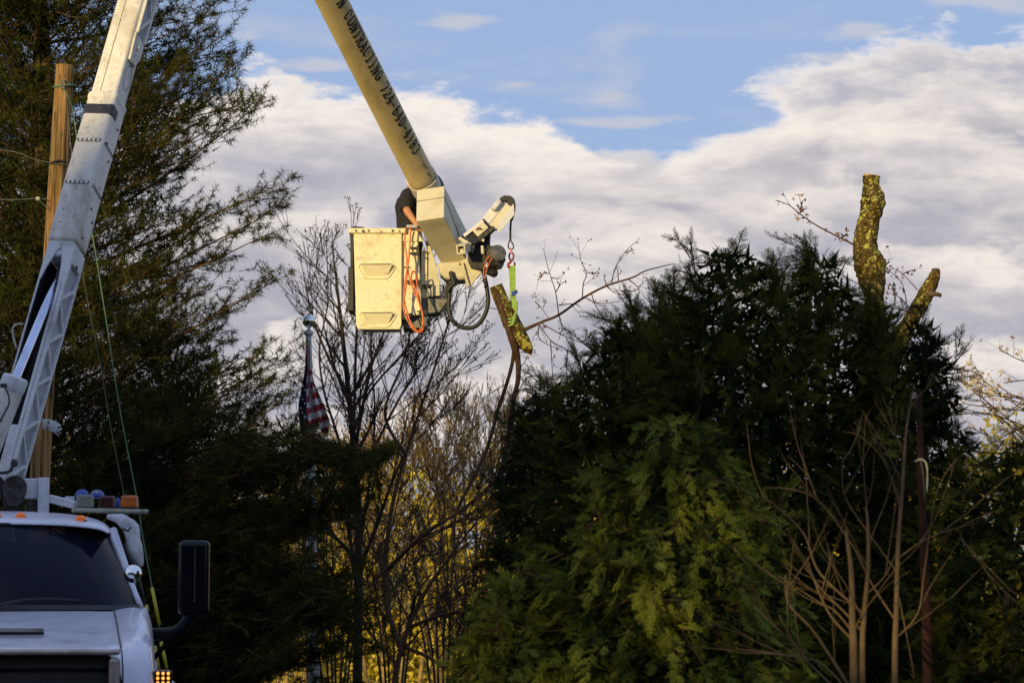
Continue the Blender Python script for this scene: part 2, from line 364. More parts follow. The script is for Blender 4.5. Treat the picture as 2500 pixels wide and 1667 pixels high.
def np_mesh(name, verts, faces_n, mat, parent=None, tint=None, smooth=False):
    """verts (N,3), every consecutive faces_n verts form one face; world coordinates"""
    off = np.array(wloc(parent)) if parent is not None else np.zeros(3)
    verts = (verts-off).astype(np.float32); n = len(verts); nf = n//faces_n
    me = bpy.data.meshes.new(name); me.vertices.add(n); me.vertices.foreach_set('co', verts.ravel())
    me.loops.add(n); me.loops.foreach_set('vertex_index', np.arange(n, dtype=np.int32))
    me.polygons.add(nf); me.polygons.foreach_set('loop_start', np.arange(0, n, faces_n, dtype=np.int32))
    me.update(calc_edges=True)
    if tint is not None:
        a = me.attributes.new('tint', 'FLOAT', 'FACE'); a.data.foreach_set('value', np.asarray(tint, dtype=np.float32))
    return link_mesh(name, me, mat, parent)
def tube_mesh(name, segs, mat, parent=None, n=5):
    """segs: list of (p0, p1, r0, r1) -> one mesh of tapered prisms"""
    A = np.array([[*a, *b, r, q] for a, b, r, q in segs], dtype=np.float64)
    p0, p1, r0, r1 = A[:, 0:3], A[:, 3:6], A[:, 6], A[:, 7]
    d = p1-p0; d /= np.linalg.norm(d, axis=1, keepdims=True)+1e-9
    ref = np.where(np.abs(d[:, 2:3]) < .9, np.array([[0, 0, 1.]]), np.array([[1., 0, 0]]))
    x = np.cross(d, ref); x /= np.linalg.norm(x, axis=1, keepdims=True)+1e-9; y = np.cross(d, x)
    t = np.arange(n)*2*math.pi/n; c, s_ = np.cos(t), np.sin(t)
    ring = x[:, None, :]*c[None, :, None]+y[:, None, :]*s_[None, :, None]
    a = p0[:, None, :]+ring*r0[:, None, None]; b = p1[:, None, :]+ring*r1[:, None, None]
    V = np.concatenate([a, b], axis=1).reshape(-1, 3); k = len(A)
    off = np.array(wloc(parent)) if parent is not None else np.zeros(3)
    V = (V-off).astype(np.float32)
    j = np.arange(n); q = np.stack([j, (j+1) % n, (j+1) % n+n, j+n], 1)
    Q = (np.arange(k)[:, None, None]*2*n+q[None]).reshape(-1).astype(np.int32)
    me = bpy.data.meshes.new(name); me.vertices.add(len(V)); me.vertices.foreach_set('co', V.ravel())
    me.loops.add(len(Q)); me.loops.foreach_set('vertex_index', Q); me.polygons.add(len(Q)//4)
    me.polygons.foreach_set('loop_start', np.arange(0, len(Q), 4, dtype=np.int32)); me.update(calc_edges=True)
    me.polygons.foreach_set('use_smooth', np.ones(len(Q)//4, dtype=bool))
    return link_mesh(name, me, mat, parent)
# ================================================================== the ground and what lies far off
def ground_mat(name, a, b_, scale):
    m, nt, b = new_mat(name); n, _ = _noise(nt, scale, 8, .65)
    nt.links.new(_ramp(nt, n, [(.35, a), (.65, b_)]), b.inputs['Base Color']); b.inputs['Roughness'].default_value = .95; b.inputs['Specular IOR Level'].default_value = .1
    _bump(nt, b, n, .5, .05); return m
gm = MB(); R = 2000; gm.add([(-R, -R, 0), (R, -R, 0), (R, R, 0), (-R, R, 0)], [(0, 1, 2, 3)])
g = gm.build('ground', ground_mat('spring_grass', (.035, .05, .016), (.085, .10, .03), .6)); g['kind'] = 'structure'
dm = MB(); dm.box((-5.2, 14, .008), (7, 46, .016)); g = dm.build('driveway', ground_mat('worn_asphalt', (.04, .04, .042), (.065, .063, .06), 3)); g['kind'] = 'structure'
def build_hills():
    rows = []
    for i in range(14):
        y = 135+i*22.0; row = []
        for j in range(61):
            x = -330+j*11.0
            h = (1-math.exp(-i*.42))*(9.5+2.2*math.sin(x*.021+.6)+1.3*math.sin(x*.057+2))-.2
            row.append((x+2*math.sin(i*3.3+j), y, h*(1 if i < 12 else .6)+random.uniform(-.3, .3)*(i > 0)))
        rows.append(row)
    o = MB().grid(rows).build('hills', ground_mat('sunlit_hillside', (.14, .11, .035), (.34, .27, .07), .12), smooth=True); o['kind'] = 'structure'
build_hills()

def rand_unit(n): 
    v = rng.normal(size=(n, 3)); return v/np.linalg.norm(v, axis=1, keepdims=True)
def leaf_tris(pos, size, aspect=.6):
    n = len(pos); a = rand_unit(n); b = np.cross(a, rand_unit(n)); b /= np.linalg.norm(b, axis=1, keepdims=True)
    size = np.asarray(size).reshape(-1, 1)
    return np.stack([pos-b*size*aspect*.5, pos+b*size*aspect*.5, pos+a*size], 1).reshape(-1, 3)
# far wood of young yellow leaves, lit by the low sun: reads as one mass
def far_wood():
    P_, S = [], []
    clumps = []
    x = -22.0
    while x < 26:
        top = 8.6+.6*math.sin(x*.35+1)+.5*math.sin(x*.9); top *= 1.0+.10*random.uniform(-1, 1)
        for k in range(19):
            z = random.uniform(.6, top-.5); rr = random.uniform(.7, 1.5)
            clumps.append((x+random.uniform(-1, 1), 96+random.uniform(-3, 5), min(z, top-rr*.6), rr))
        x += 1.0
    C = np.array(clumps); n = 130
    for cx, cy, cz, r in C:
        u = rand_unit(n)*(rng.random((n, 1))**.33)*np.array([r*1.1, r*1.1, r*.8]); P_.append(u+np.array([cx, cy, cz]))
    pos = np.concatenate(P_); V = leaf_tris(pos, rng.uniform(.12, .30, len(pos)), .8)
    t = rng.random(len(pos))*.7+np.repeat(rng.random(len(C))*.3, n)
    o = np_mesh('far_wood', V, 3, M['gold'], None, t); o['kind'] = 'stuff'; tag(o, 'sunlit yellow-green wood far behind the bare trees', 'wood')
far_wood()

# tall evergreens behind the photographer: they shade the lower part of the yard
def tree_line():
    P_ = []; mb = MB(); x = -52.0; tops = []
    while x < 12:
        h = SHADE_H(x)+random.uniform(-.35, .35); tops.append((x, h)); x += 1.15
    for x, h in tops:
        y = -14+random.uniform(-.5, .5)
        mb.lathe([(1.5, .0), (1.35, h*.5), (1.0, h*.8), (.55, h*.93), (.12, h*1.0)], (x, y, 0), n=7) if not -17.5 < x < -11.0 else mb.lathe([(1.5, .0), (1.4, 3.6), (.5, 4.4)], (x, y, 0), n=7).lathe([(.3, 7.1), (1.1, 7.8), (.9, h*.85), (.12, h)], (x, y, 0), n=7)
        n = 260; z = rng.random(n)**.8*h
        if -17.5 < x < -11.0: n += 90; z = np.concatenate([z, rng.uniform(4.2, 7.3, 90)])
        a = rng.random(n)*6.283; r = np.interp(z/h, [0, .5, .8, .95, 1.0], [1.7, 1.5, 1.2, .7, .1])
        P_.append(np.stack([x+np.cos(a)*r, y+np.sin(a)*r, z+.1], 1))
    pos = np.concatenate(P_); V = leaf_tris(pos, rng.uniform(.25, .5, len(pos)), .7)
    n0 = len(mb.v); o = np_mesh('evergreen_windbreak', V, 3, M['cedar_dark'], None, rng.random(len(pos)))
    core = mb.build('core', M['cedar_dark']); 
    bm = bmesh.new(); bm.from_mesh(o.data); bm.from_mesh(core.data); bm.to_mesh(o.data); bm.free(); bpy.data.objects.remove(core)
    o['kind'] = 'stuff'; tag(o, 'dense row of tall evergreens casting the evening shade', 'windbreak')
def SHADE_H(x): return float(np.interp(x, [-52, -42, -40.5, -40, -36, -35, -31, -28.6, -26.6, -24, -21.5, -18.5, 10], [9.6, 9.8, 12, 17.5, 17.5, 13.4, 13.1, 12.7, 11.0, 11.25, 11.25, 10.5, 10.3]))
tree_line()

# ================================================================== pines
def needles(tufts, n, length, width, spread=.85):
    T = np.array(tufts); p = np.repeat(T[:, :3], n, 0); d = np.repeat(T[:, 3:6], n, 0); s = np.repeat(T[:, 6:7], n, 0)
    k = len(p); dirs = d*.42+rand_unit(k)*spread; dirs /= np.linalg.norm(dirs, axis=1, keepdims=True)
    base = p-d*rng.random((k, 1))*.11*s
    side = np.cross(dirs, rand_unit(k)); side /= np.linalg.norm(side, axis=1, keepdims=True)
    L = length*rng.uniform(.7, 1.1, (k, 1))*s; droop = np.array([[0, 0, -1]])*L*.12
    V = np.stack([base-side*width/2, base+side*width/2, base+dirs*L+droop], 1).reshape(-1, 3)
    tint = np.clip(np.repeat(rng.random(len(T))*.75, n)+rng.random(k)*.3, 0, 1)
    return V, tint
def rotate_about(d, axis, ang): return Matrix.Rotation(ang, 3, axis) @ d
def shoot(sp, d, sl, segs, tufts, size, gap=.10):
    m = max(2, int(sl/gap))
    for j in range(m):
        e = sp+d*(sl/m); segs.append((tuple(sp), tuple(e), .0045*(1-j/m*.6), .0045*(1-(j+1)/m*.6)))
        if j >= m*.2:
            tufts.append((*e, *d, size*random.uniform(.75, 1.1)))
            for _ in range(random.choice((0, 1, 1, 2))):
                w = (d+Vector((random.uniform(-1, 1), random.uniform(-1, 1), random.uniform(-.3, .9)))).normalized(); tufts.append((*(e+w*random.uniform(.04, .16)), *w, size*random.uniform(.7, 1.05)))
        sp = e; d = (d+Vector((random.uniform(-.18, .18), random.uniform(-.18, .18), random.uniform(0, .18)))).normalized()
def pine_branch(start, d0, Ln, curve, r0, segs, tufts, bare=.18, sub_len=1.35, gap=.20, tuft_size=1.25):
    """one limb with laterals, their shoots carrying needle tufts; curve = added upward pull"""
    n = max(5, int(Ln/.28)); p = Vector(start); d = Vector(d0).normalized(); acc = 0; step = Ln/n; side = 1
    for i in range(n):
        t = i/n; q = p+d*step; segs.append((tuple(p), tuple(q), r0*(1-t*.88), r0*(1-(i+1)/n*.88)))
        if t > bare:
            acc += step
            while acc > gap:
                acc -= gap; side = -side
                h = d.cross(Vector((0, 0, 1))); h = h.normalized() if h.length > .1 else Vector((1, 0, 0))
                ld = (d*.9+h*side*random.uniform(.4, 1.0)+Vector((0, 0, random.uniform(-.45, .6)))).normalized()
                ll = sub_len*random.uniform(.5, 1.15)*(1-.6*t); k = max(2, int(ll/.16)); lp = p+(q-p)*random.random(); s2 = 1
                for j in range(k):
                    e = lp+ld*(ll/k); segs.append((tuple(lp), tuple(e), .009*(1-.6*j/k)*(.6+.4*(1-t)), .009*(1-.6*(j+1)/k)*(.6+.4*(1-t)))); s2 = -s2
                    h2 = ld.cross(Vector((0, 0, 1))); h2 = h2.normalized() if h2.length > .1 else h
                    if j or k < 3: shoot(lp, (ld*.9+h2*s2*random.uniform(.4, 1)+Vector((0, 0, random.uniform(-.3, .6)))).normalized(), random.uniform(.16, .36)*(1-.4*t), segs, tufts, tuft_size)
                    lp = e; ld = (ld+Vector((random.uniform(-.12, .12), random.uniform(-.12, .12), random.uniform(-.02, .14)))).normalized()
                shoot(lp, ld, .2, segs, tufts, tuft_size)
        p = q; d = (d+Vector((random.uniform(-.08, .08), random.uniform(-.08, .08), curve/n+random.uniform(-.05, .05)))).normalized()
    shoot(p, d, .25, segs, tufts, tuft_size*1.1)
def pine(label, base, H, prof, Y_col, step=.32, per=4, elev=(.35, .85), needles_n=26, extra=(), limits=None, r_trunk=.2, name='pine_tree', group=None, back=.6, lo=.5, boughs=(), mat='pine', nw=.0085):
    root = thing(name, label, 'pine tree', base, group); B = Vector(base)
    segs, tufts, tr = [], [], []
    n = 14; pts = [B+Vector((.12*math.sin(i*.9), .1*math.cos(i*1.3), H*i/n)) for i in range(n+1)]
    tb = MB().tube(pts, [r_trunk*(1-.9*i/n) for i in range(n+1)], 10); tb.build('trunk', M['bark'], root, smooth=True)
    z = lo
    while z < H-.3:
        R_ = float(np.interp(z, prof[0], prof[1]))
        for k in range(per):
            a = random.uniform(0, 2*math.pi)
            if math.sin(a) > .3 and random.random() > back: continue
            Ln = R_*random.uniform(.62, 1.02); e = random.uniform(*elev)
            d = Vector((math.cos(a)*math.cos(e), math.sin(a)*math.cos(e), math.sin(e)))
            zz = z-Ln*math.sin(e)*.75
            st = B+Vector((0, 0, max(.4, zz+random.uniform(-.15, .15))))
            pine_branch(st, d, Ln/max(.5, math.cos(e)*.92), random.uniform(-.2, .25), .014+.0065*Ln, segs, tufts)
        z += step
    for (st, en, kw) in extra:
        st, en = Vector(st), Vector(en); pine_branch(st, (en-st)+Vector((0, 0, -.15*(en-st).length)), (en-st).length*.93, .20, .035, segs, tufts, **kw)
    for (x0, x1, y0, y1, slope, cnt) in boughs:
        for _ in range(cnt):
            u = random.random()**.8; x = x0+(x1-x0)*u; th = (1-u*.85)*random.choice((.7, 1, 1.25)); yc = (y0+y1)/2-slope*u; y = yc+random.gauss(0, .27)*(y1-y0)*th+18*math.sin(x*.03)
            q = P(x, y, Yp-2.0+random.gauss(0, .35)); dd = Vector((random.uniform(.1, 1), random.uniform(-.7, .4), random.uniform(-.35, .6))).normalized(); tufts.append((*q, *dd, random.uniform(1.0, 1.5)))
            if random.random() < .5: segs.append((tuple(q-dd*.28), tuple(q), .006, .003))
    inn = []
    for _ in range(int(120*H)):
        z = random.uniform(.5, H*.9); r = float(np.interp(z, prof[0], prof[1]))*random.random()**.6*.72; a = random.uniform(0, 6.283); c = np.array([B.x+math.cos(a)*r, B.y+math.sin(a)*r, z])
        k = 26; inn.append(c+rng.normal(size=(k, 3))*np.array([.24, .24, .10]))
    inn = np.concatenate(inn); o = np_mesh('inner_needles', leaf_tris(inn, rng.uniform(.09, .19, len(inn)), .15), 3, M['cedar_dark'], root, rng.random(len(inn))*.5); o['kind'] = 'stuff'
    tube_mesh('branches', segs, M['pine_branch'], root, 4)['kind'] = 'stuff'
    V, t = needles(tufts, needles_n, .108, nw); print('tufts', len(tufts))
    o = np_mesh('needles', V, 3, M[mat], root, t); o['kind'] = 'stuff'
    return root
def Zof(py, Y): return P(1250, py, Y).z
Yp = 38.0; bx = P(60, 1667, Yp).x
def edge(py, px): return (Zof(py, Yp), (px-60)*mpp(Yp))
prof = [edge(*e) for e in ((1750, 600), (1600, 660), (1500, 720), (1400, 740), (1250, 620), (1120, 740), (1000, 660), (900, 650), (760, 540), (660, 470), (560, 555), (460, 600), (360, 565), (250, 515), (100, 480), (0, 455), (-200, 430), (-420, 300), (-700, 60))]
prof = ([p[0] for p in prof], [p[1] for p in prof])
ex = [(P(62, 980, Yp), P(745, 655, Yp-1), dict(sub_len=.45, bare=.3)), (P(62, 843, Yp), P(690, 535, Yp-1.2), dict(sub_len=.5, bare=.4, gap=.16, tuft_size=1.4)),
      (P(62, 1482, Yp), P(955, 1065, Yp-2.5), dict(sub_len=.85, gap=.14, bare=.2)), (P(62, 1419, Yp), P(900, 1150, Yp-2), dict(sub_len=.8, gap=.12, bare=.2)),
      (P(62, 1379, Yp), P(760, 1130, Yp-2), dict(sub_len=.9, gap=.12, bare=.1)), (P(62, 1507, Yp), P(800, 1290, Yp-2.4), dict(sub_len=.8, gap=.13, bare=.1)),
      (P(62, 1712, Yp), P(930, 1400, Yp-2), dict(sub_len=.9, gap=.13, bare=.2)), (P(62, 1772, Yp), P(880, 1470, Yp-2.4), dict(sub_len=.9, gap=.13, bare=.1)),
      (P(62, 1852, Yp), P(860, 1590, Yp-2), dict(sub_len=.9, gap=.13, bare=.1)), (P(62, 1207, Yp), P(650, 900, Yp-2), dict(sub_len=.7, gap=.2, bare=.2)),
      (P(62, 587, Yp), P(605, 130, Yp-1.5), dict(sub_len=.4, bare=.35, gap=.2)), (P(62, 645, Yp), P(612, 200, Yp-1.5), dict(sub_len=.4, bare=.4, tuft_size=1.2)),
      (P(62, 437, Yp), P(555, 10, Yp), dict(sub_len=.45, bare=.3)), (P(62, 734, Yp), P(672, 345, Yp-1), dict(sub_len=.6, bare=.3, gap=.12)), (P(62, 801, Yp), P(690, 440, Yp-1), dict(sub_len=.6, bare=.3, gap=.12)),
      (P(62, 1784, Yp), P(850, 1230, Yp-2.4), dict(sub_len=.6, gap=.2, bare=.3))]
for _q in ((1150, 745, 905), (1120, 720, 850), (1180, 760, 960), (1210, 735, 1010)): ex.append((P(62, _q[0]+60, Yp), P(_q[1], _q[2], Yp-1.5), dict(sub_len=.6, gap=.14, bare=.4, tuft_size=1.3)))
for _k in range(3):
    for (y0, x1, y1) in ((1480, 935, 1080), (1440, 880, 1165), (1400, 800, 1120), (1660, 820, 1330), (1700, 900, 1420), (1760, 850, 1500), (1800, 900, 1570), (1350, 700, 1220), (1500, 780, 1400)):
        ex.append((P(62, y0+random.uniform(-30, 30), Yp), P(x1+random.uniform(-50, 15), y1+random.uniform(-28, 28), Yp-random.uniform(1.2, 2.8)), dict(sub_len=.75, gap=.13, bare=.35, tuft_size=1.35)))
pine('big dark pine filling the left side, reaching far above the utility pole', (bx, Yp, 0), Zof(-700, Yp), prof, Yp, step=.25, per=8, elev=(.15, .7), needles_n=23, extra=ex, r_trunk=.26, boughs=((480, 965, 1075, 1205, 40, 1400), (480, 850, 1310, 1600, -20, 1900)))
def prof_for(Y, cx, pts): q = [(Zof(py, Y), abs(px-cx)*mpp(Y)) for py, px in pts]; return ([a[0] for a in q], [a[1] for a in q])
Y2 = 45.0
pine('shorter pine standing low behind the truck mirror, left of the flagpole', (P(430, 1600, Y2).x, Y2, 0), Zof(820, Y2), prof_for(Y2, 430, ((1900, 760), (1600, 740), (1300, 700), (1100, 640), (950, 560), (820, 440))), Y2, step=.26, per=6, elev=(.1, .6), needles_n=12, r_trunk=.16, back=.4, mat='cedar_dark', nw=.017)
Y3 = 47.0
pine('second tall pine behind the utility pole and boom at the picture edge', (P(-170, 1600, Y3).x, Y3, 0), Zof(-640, Y3), prof_for(Y3, -170, ((1900, 330), (1200, 330), (600, 260), (0, 180), (-640, -160))), Y3, step=.4, per=6, elev=(.3, .8), needles_n=10, r_trunk=.25, back=.4, mat='pine', nw=.014)

# ================================================================== arborvitae hedge
def frond_templates():
    out = []
    for s in range(4):
        r = random.Random(s); T = []
        def blade(x0, y0, x1, y1, w):
            dx, dy = x1-x0, y1-y0; L = math.hypot(dx, dy); nx, ny = -dy/L*w/2, dx/L*w/2
            T.append(((x0+nx, y0+ny), (x0-nx, y0-ny), (x1, y1)))
        blade(0, 0, 1, r.uniform(-.05, .05), .045)
        for k in range(5):
            x = .10+k*.17; sgn = 1
            for sgn in (1, -1):
                L = (.50-.065*k)*r.uniform(.75, 1.15); a = r.uniform(.45, .75)*sgn; ex_, ey = x+L*math.cos(a), L*math.sin(a)
                blade(x, 0, ex_, ey, .058)
                if k < 4:
                    mx, my = x+(ex_-x)*.45, ey*.45; b = a+sgn*r.uniform(.4, .7)*r.choice((-1, 1)); l2 = L*.48
                    blade(mx, my, mx+l2*math.cos(b), my+l2*math.sin(b), .048)
        out.append(np.array(T))
    return out
FT = frond_templates()
def frond_mesh(fr, name, mat, root):
    """fr rows: origin(3) axis(3) side(3) size tint"""
    A = np.array(fr); VV, TT = [], []
    which = rng.integers(0, len(FT), len(A))
    for w in range(len(FT)):
        a = A[which == w]; T = FT[w]; x = T[None, :, :, 0:1]; y = T[None, :, :, 1:2]
        o, ax, sd_, s, t = a[:, None, None, 0:3], a[:, None, None, 3:6], a[:, None, None, 6:9], a[:, None, None, 9:10], a[:, 10]
        nrm = np.cross(a[:, 3:6], a[:, 6:9])[:, None, None, :]
        V = o+(ax*x+sd_*y+nrm*(-.25*x*x+.12*np.abs(y)))*s
        VV.append(V.reshape(-1, 3)); TT.append(np.repeat(t, len(T)))
    o = np_mesh(name, np.concatenate(VV), 3, mat, root, np.clip(np.concatenate(TT), 0, 1)); o['kind'] = 'stuff'; return o
def unit(v): return v/np.linalg.norm(v)
def arborvitae(label, cx, Y, pts, dens=1.0, size=.15, mat='cedar', leaders=10, seed=0, back=.16, bright=0., name='arborvitae', droop=.2):
    """pts: (py, half-width px) from top to ground"""
    random.seed(seed+100); global rng; rng = np.random.default_rng(seed+50)
    X = P(cx, 1600, Y).x; zs = [Zof(py, Y) for py, _ in pts]; rs = [w*mpp(Y) for _, w in pts]
    zs, rs = zs[::-1], rs[::-1]
    if zs[0] > 0: zs = [0]+zs; rs = [rs[0]*.95]+rs
    H = zs[-1]; root = thing(name, label, 'arborvitae', (X, Y, 0), 'arborvitae trees of the tall hedge')
    MB().tube([(X, Y, 0), (X, Y, H*.5), (X, Y, H*.92)], [.09, .06, .015], 8).build('trunk', M['bark'], root, smooth=True)
    def R(z, a): return float(np.interp(z, zs, rs))*(1+.10*math.sin(3*a+z*2.1+seed)+.07*math.sin(5*a-z*4.3+seed*2)+.05*math.sin(11*a+z*7))
    fr = []; segs = []
    def spray(p, d, L, k, s, tb):
        """flattened branchlet with fronds to both sides"""
        d = unit(d); up = np.array([0, 0, 1.]); h = np.cross(d, up); h = unit(h) if np.linalg.norm(h) > .05 else np.array([1., 0, 0])
        h = unit(h+rng.normal(size=3)*.45); q = p.copy(); dd = d.copy(); seg0 = q.copy()
        for j in range(k):
            q = q+dd*L/k; sg = 1 if j % 2 else -1
            ax = unit(dd*.8+h*sg*rng.uniform(.3, .9)+rng.normal(size=3)*.18)
            sd_ = unit(np.cross(np.cross(dd, h)+rng.normal(size=3)*.5, ax))
            fr.append([*q, *ax, *sd_, s*rng.uniform(.7, 1.15)*(1-.35*j/k), tb+rng.uniform(-.16, .16)])
            dd = unit(dd+np.array([0, 0, -droop*.25])+rng.normal(size=3)*.08)
        fr.append([*q, *dd, *unit(np.cross(np.cross(dd, h), dd)), s, tb+.08]); segs.append((tuple(p), tuple(q), .006, .003))
    # area of the outside decides how many sprays
    za = np.linspace(0.8, H, 40); area = sum(2*math.pi*float(np.interp(z, zs, rs))*(H/40) for z in za)
    nsp = int(area*38*dens); lim = max(rs)
    k = 0
    while k < nsp:
        z = random.uniform(.7, H); r0 = float(np.interp(z, zs, rs))
        if random.random() > (r0/lim)**.8+.05: continue
        a = random.uniform(0, 2*math.pi)
        if math.sin(a) > .25 and random.random() > back: continue
        k += 1
        depth = 1-.42*random.random()**1.4; r = max(.02, R(z, a)*depth-.16)
        p = np.array([X+math.cos(a)*r, Y+math.sin(a)*r, z]); out = np.array([math.cos(a), math.sin(a), 0])
        clump = .5+.5*math.sin(a*6+z*5.3+seed)*math.sin(z*7.1-a*4+1.7*seed)
        d = out*.8+np.array([0, 0, random.uniform(-.25, .75)])+rng.normal(size=3)*.30
        spray(p, d, random.uniform(.14, .32), random.randint(9, 14), size, .12+.55*clump*random.random()+.18*random.random()+bright)
    for k in range(leaders):        # feathery leaders standing above the outline
        z = random.uniform(H*.74, H*.93); a = random.uniform(0, 6.283); r = R(z, a)*.85
        p = np.array([X+math.cos(a)*r, Y+math.sin(a)*r, z]); d = np.array([math.cos(a)*.35, math.sin(a)*.35, 1.0])
        L = random.uniform(.14, .32)
        spray(p, d, L, 10, size*.95, .3)
        for j in range(5): spray(p+d*L*j/6, d+rng.normal(size=3)*.7, L*.45, 4, size*.85, .3)
    tube_mesh('twigs', segs, M['twig_brown'], root, 3)['kind'] = 'stuff'
    frond_mesh(fr, 'foliage', M[mat], root)
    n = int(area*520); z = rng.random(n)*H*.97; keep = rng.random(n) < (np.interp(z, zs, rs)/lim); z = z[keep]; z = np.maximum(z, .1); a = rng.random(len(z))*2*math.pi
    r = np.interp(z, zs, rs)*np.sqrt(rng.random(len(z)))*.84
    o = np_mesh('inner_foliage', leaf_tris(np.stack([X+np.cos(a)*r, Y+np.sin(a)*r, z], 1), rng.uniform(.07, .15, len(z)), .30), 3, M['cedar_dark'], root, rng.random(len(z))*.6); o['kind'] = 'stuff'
    return root
def core_mat():
    m, nt, b = new_mat('shaded_inner_twigs'); n, _ = _noise(nt, 16, 8, .7); nt.links.new(_ramp(nt, n, [(.4, (.006, .006, .004)), (.7, (.030, .028, .012))]), b.inputs['Base Color'])
    b.inputs['Roughness'].default_value = 1; b.inputs['Specular IOR Level'].default_value = 0; _bump(nt, b, n, 1, .1); return m
M['cedar_core'] = core_mat()
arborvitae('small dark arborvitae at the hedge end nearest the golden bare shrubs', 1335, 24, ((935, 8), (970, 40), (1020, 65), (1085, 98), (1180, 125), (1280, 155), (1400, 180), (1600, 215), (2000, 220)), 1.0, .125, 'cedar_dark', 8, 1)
arborvitae('arborvitae with a sawn stub poking out of its top', 1545, 19, ((755, 8), (800, 60), (860, 120), (930, 170), (1020, 215), (1170, 260), (1400, 300), (2200, 300)), 1.0, .115, 'cedar', 16, 2)
arborvitae('pointed arborvitae filling the gap left of the tallest one', 1655, 19.2, ((680, 8), (720, 50), (790, 100), (880, 140), (1000, 175), (1300, 220), (2200, 230)), 1.0, .11, 'cedar', 14, 9)
arborvitae('slim arborvitae hiding the foot of the lichen-covered trunk', 2140, 19.0, ((700, 8), (750, 24), (820, 36), (900, 60), (960, 95), (1100, 140), (1400, 180), (2200, 180)), 1.0, .11, 'cedar', 12, 10)
arborvitae('tallest arborvitae, with feathery leaders against the cloud', 1790, 18.2, ((575, 8), (612, 60), (670, 115), (750, 165), (860, 212), (1000, 245), (1300, 290), (2200, 300)), 1.0, .11, 'cedar', 26, 3)
arborvitae('arborvitae directly in front of the tall lichen-covered trunk', 2010, 18.6, ((590, 8), (640, 55), (700, 98), (790, 140), (905, 180), (1100, 220), (1400, 240), (2200, 240)), 1.0, .11, 'cedar', 18, 4)
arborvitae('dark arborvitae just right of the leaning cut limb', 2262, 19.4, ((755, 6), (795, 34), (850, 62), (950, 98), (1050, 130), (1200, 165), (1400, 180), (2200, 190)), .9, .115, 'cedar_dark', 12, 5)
arborvitae('arborvitae in the lower right corner behind the rusty pole', 2470, 17.2, ((1070, 6), (1110, 60), (1200, 130), (1350, 190), (1600, 220), (2300, 220)), .9, .11, 'cedar', 5, 6, bright=.1)
arborvitae('broad arborvitae in brightened, lit-looking green in front at the hedge centre', 1650, 15.6, ((1030, 20), (1080, 110), (1180, 220), (1320, 300), (1500, 350), (2300, 370)), .95, .11, 'cedar_lit', 4, 7, bright=.05, droop=.7)
arborvitae('low arborvitae in brightened, lit-looking green at the foot of the hedge by the golden shrubs', 1270, 15.9, ((1395, 20), (1430, 90), (1520, 160), (1650, 215), (2300, 240)), .95, .11, 'cedar_lit', 4, 8, bright=.0, droop=.6)
random.seed(11); rng = np.random.default_rng(11)

# ================================================================== bare trees
def grow(segs, p, d, L, r, depth, spread=.55, up=.12, wig=.10, kids=(2, 3), tips=None, shrink=.68, seglen=.25):
    n = max(2, int(L/seglen)); p = Vector(p); d = Vector(d).normalized(); r1 = r*.62
    pts = []
    for i in range(n):
        q = p+d*L/n; segs.append((tuple(p), tuple(q), r+(r1-r)*i/n, r+(r1-r)*(i+1)/n)); pts.append((q, d.copy(), r+(r1-r)*(i+1)/n)); p = q
        d = (d+Vector((random.uniform(-wig, wig), random.uniform(-wig, wig), random.uniform(-wig, wig)+up/n))).normalized()
    if depth <= 0:
        if tips is not None: tips.append((p, d))
        return
    for k in range(random.randint(*kids)):
        q, dd, rr = pts[random.randint(max(0, int(n*.25)), n-1)]
        nd = (dd+Vector((random.uniform(-1, 1), random.uniform(-1, 1), random.uniform(-.4, .6)))*spread).normalized()
        grow(segs, q, nd, L*random.uniform(.45, .85)*1.0*(shrink/.68), rr*random.uniform(.5, .75), depth-1, spread, up, wig, kids, tips, shrink, seglen)
    grow(segs, p, d, L*shrink, r1, depth-1, spread, up, wig, kids, tips, shrink, seglen)
def bare_tree(label, name, cat, base, stems, mat, depth, kids=(2, 3), group=None, rmin=0, tips_on=False, n=4, low=.12, **kw):
    root = thing(name, label, cat, base, group); segs, limbs, tips = [], [], []
    for k, (path, r0, r1, every, bl) in enumerate(stems):
        pts = bez(path, 6); m = len(pts)-1
        MB().tube(pts, [r0+(r1-r0)*i/m for i in range(m+1)], 7).build('trunk' if k == 0 else 'limb', mat, root, smooth=True)
        for i in range(m):
            ra, rb = r0+(r1-r0)*i/m, r0+(r1-r0)*(i+1)/m; limbs.append((tuple(pts[i]), tuple(pts[i+1]), ra, rb))
            if i/m > low and every and random.random() < every:
                d = (pts[i+1]-pts[i]).normalized(); a = random.uniform(0, 6.28)
                nd = (d*.75+Vector((math.cos(a), math.sin(a)*.6, random.uniform(-.15, .5)))*.8).normalized()
                grow(segs, pts[i+1], nd, bl*random.uniform(.5, 1.1)*(1-.4*i/m), rb*.55, depth, tips=tips, kids=kids, **kw)
        grow(segs, pts[-1], pts[-1]-pts[-2], bl*.35, r1, depth-1, tips=tips, kids=kids, **kw)
    s = [(a, b, max(c, rmin), max(d, rmin)) for a, b, c, d in segs]
    tube_mesh('twigs', s, mat, root, n)['kind'] = 'stuff'
    if tips_on:
        pos = np.array([tuple(t[0]) for t in tips]); pos = np.repeat(pos, 2, 0)+rng.normal(size=(len(pos)*2, 3))*.02
        o = np_mesh('buds', leaf_tris(pos, rng.uniform(.03, .06, len(pos))), 3, M['bud'], root, rng.random(len(pos))*.4); o['kind'] = 'stuff'
    return root
Y4 = 52.0
def pp(*a, Y=Y4): return [P(x, y, Y+dy) for x, y, dy in a]
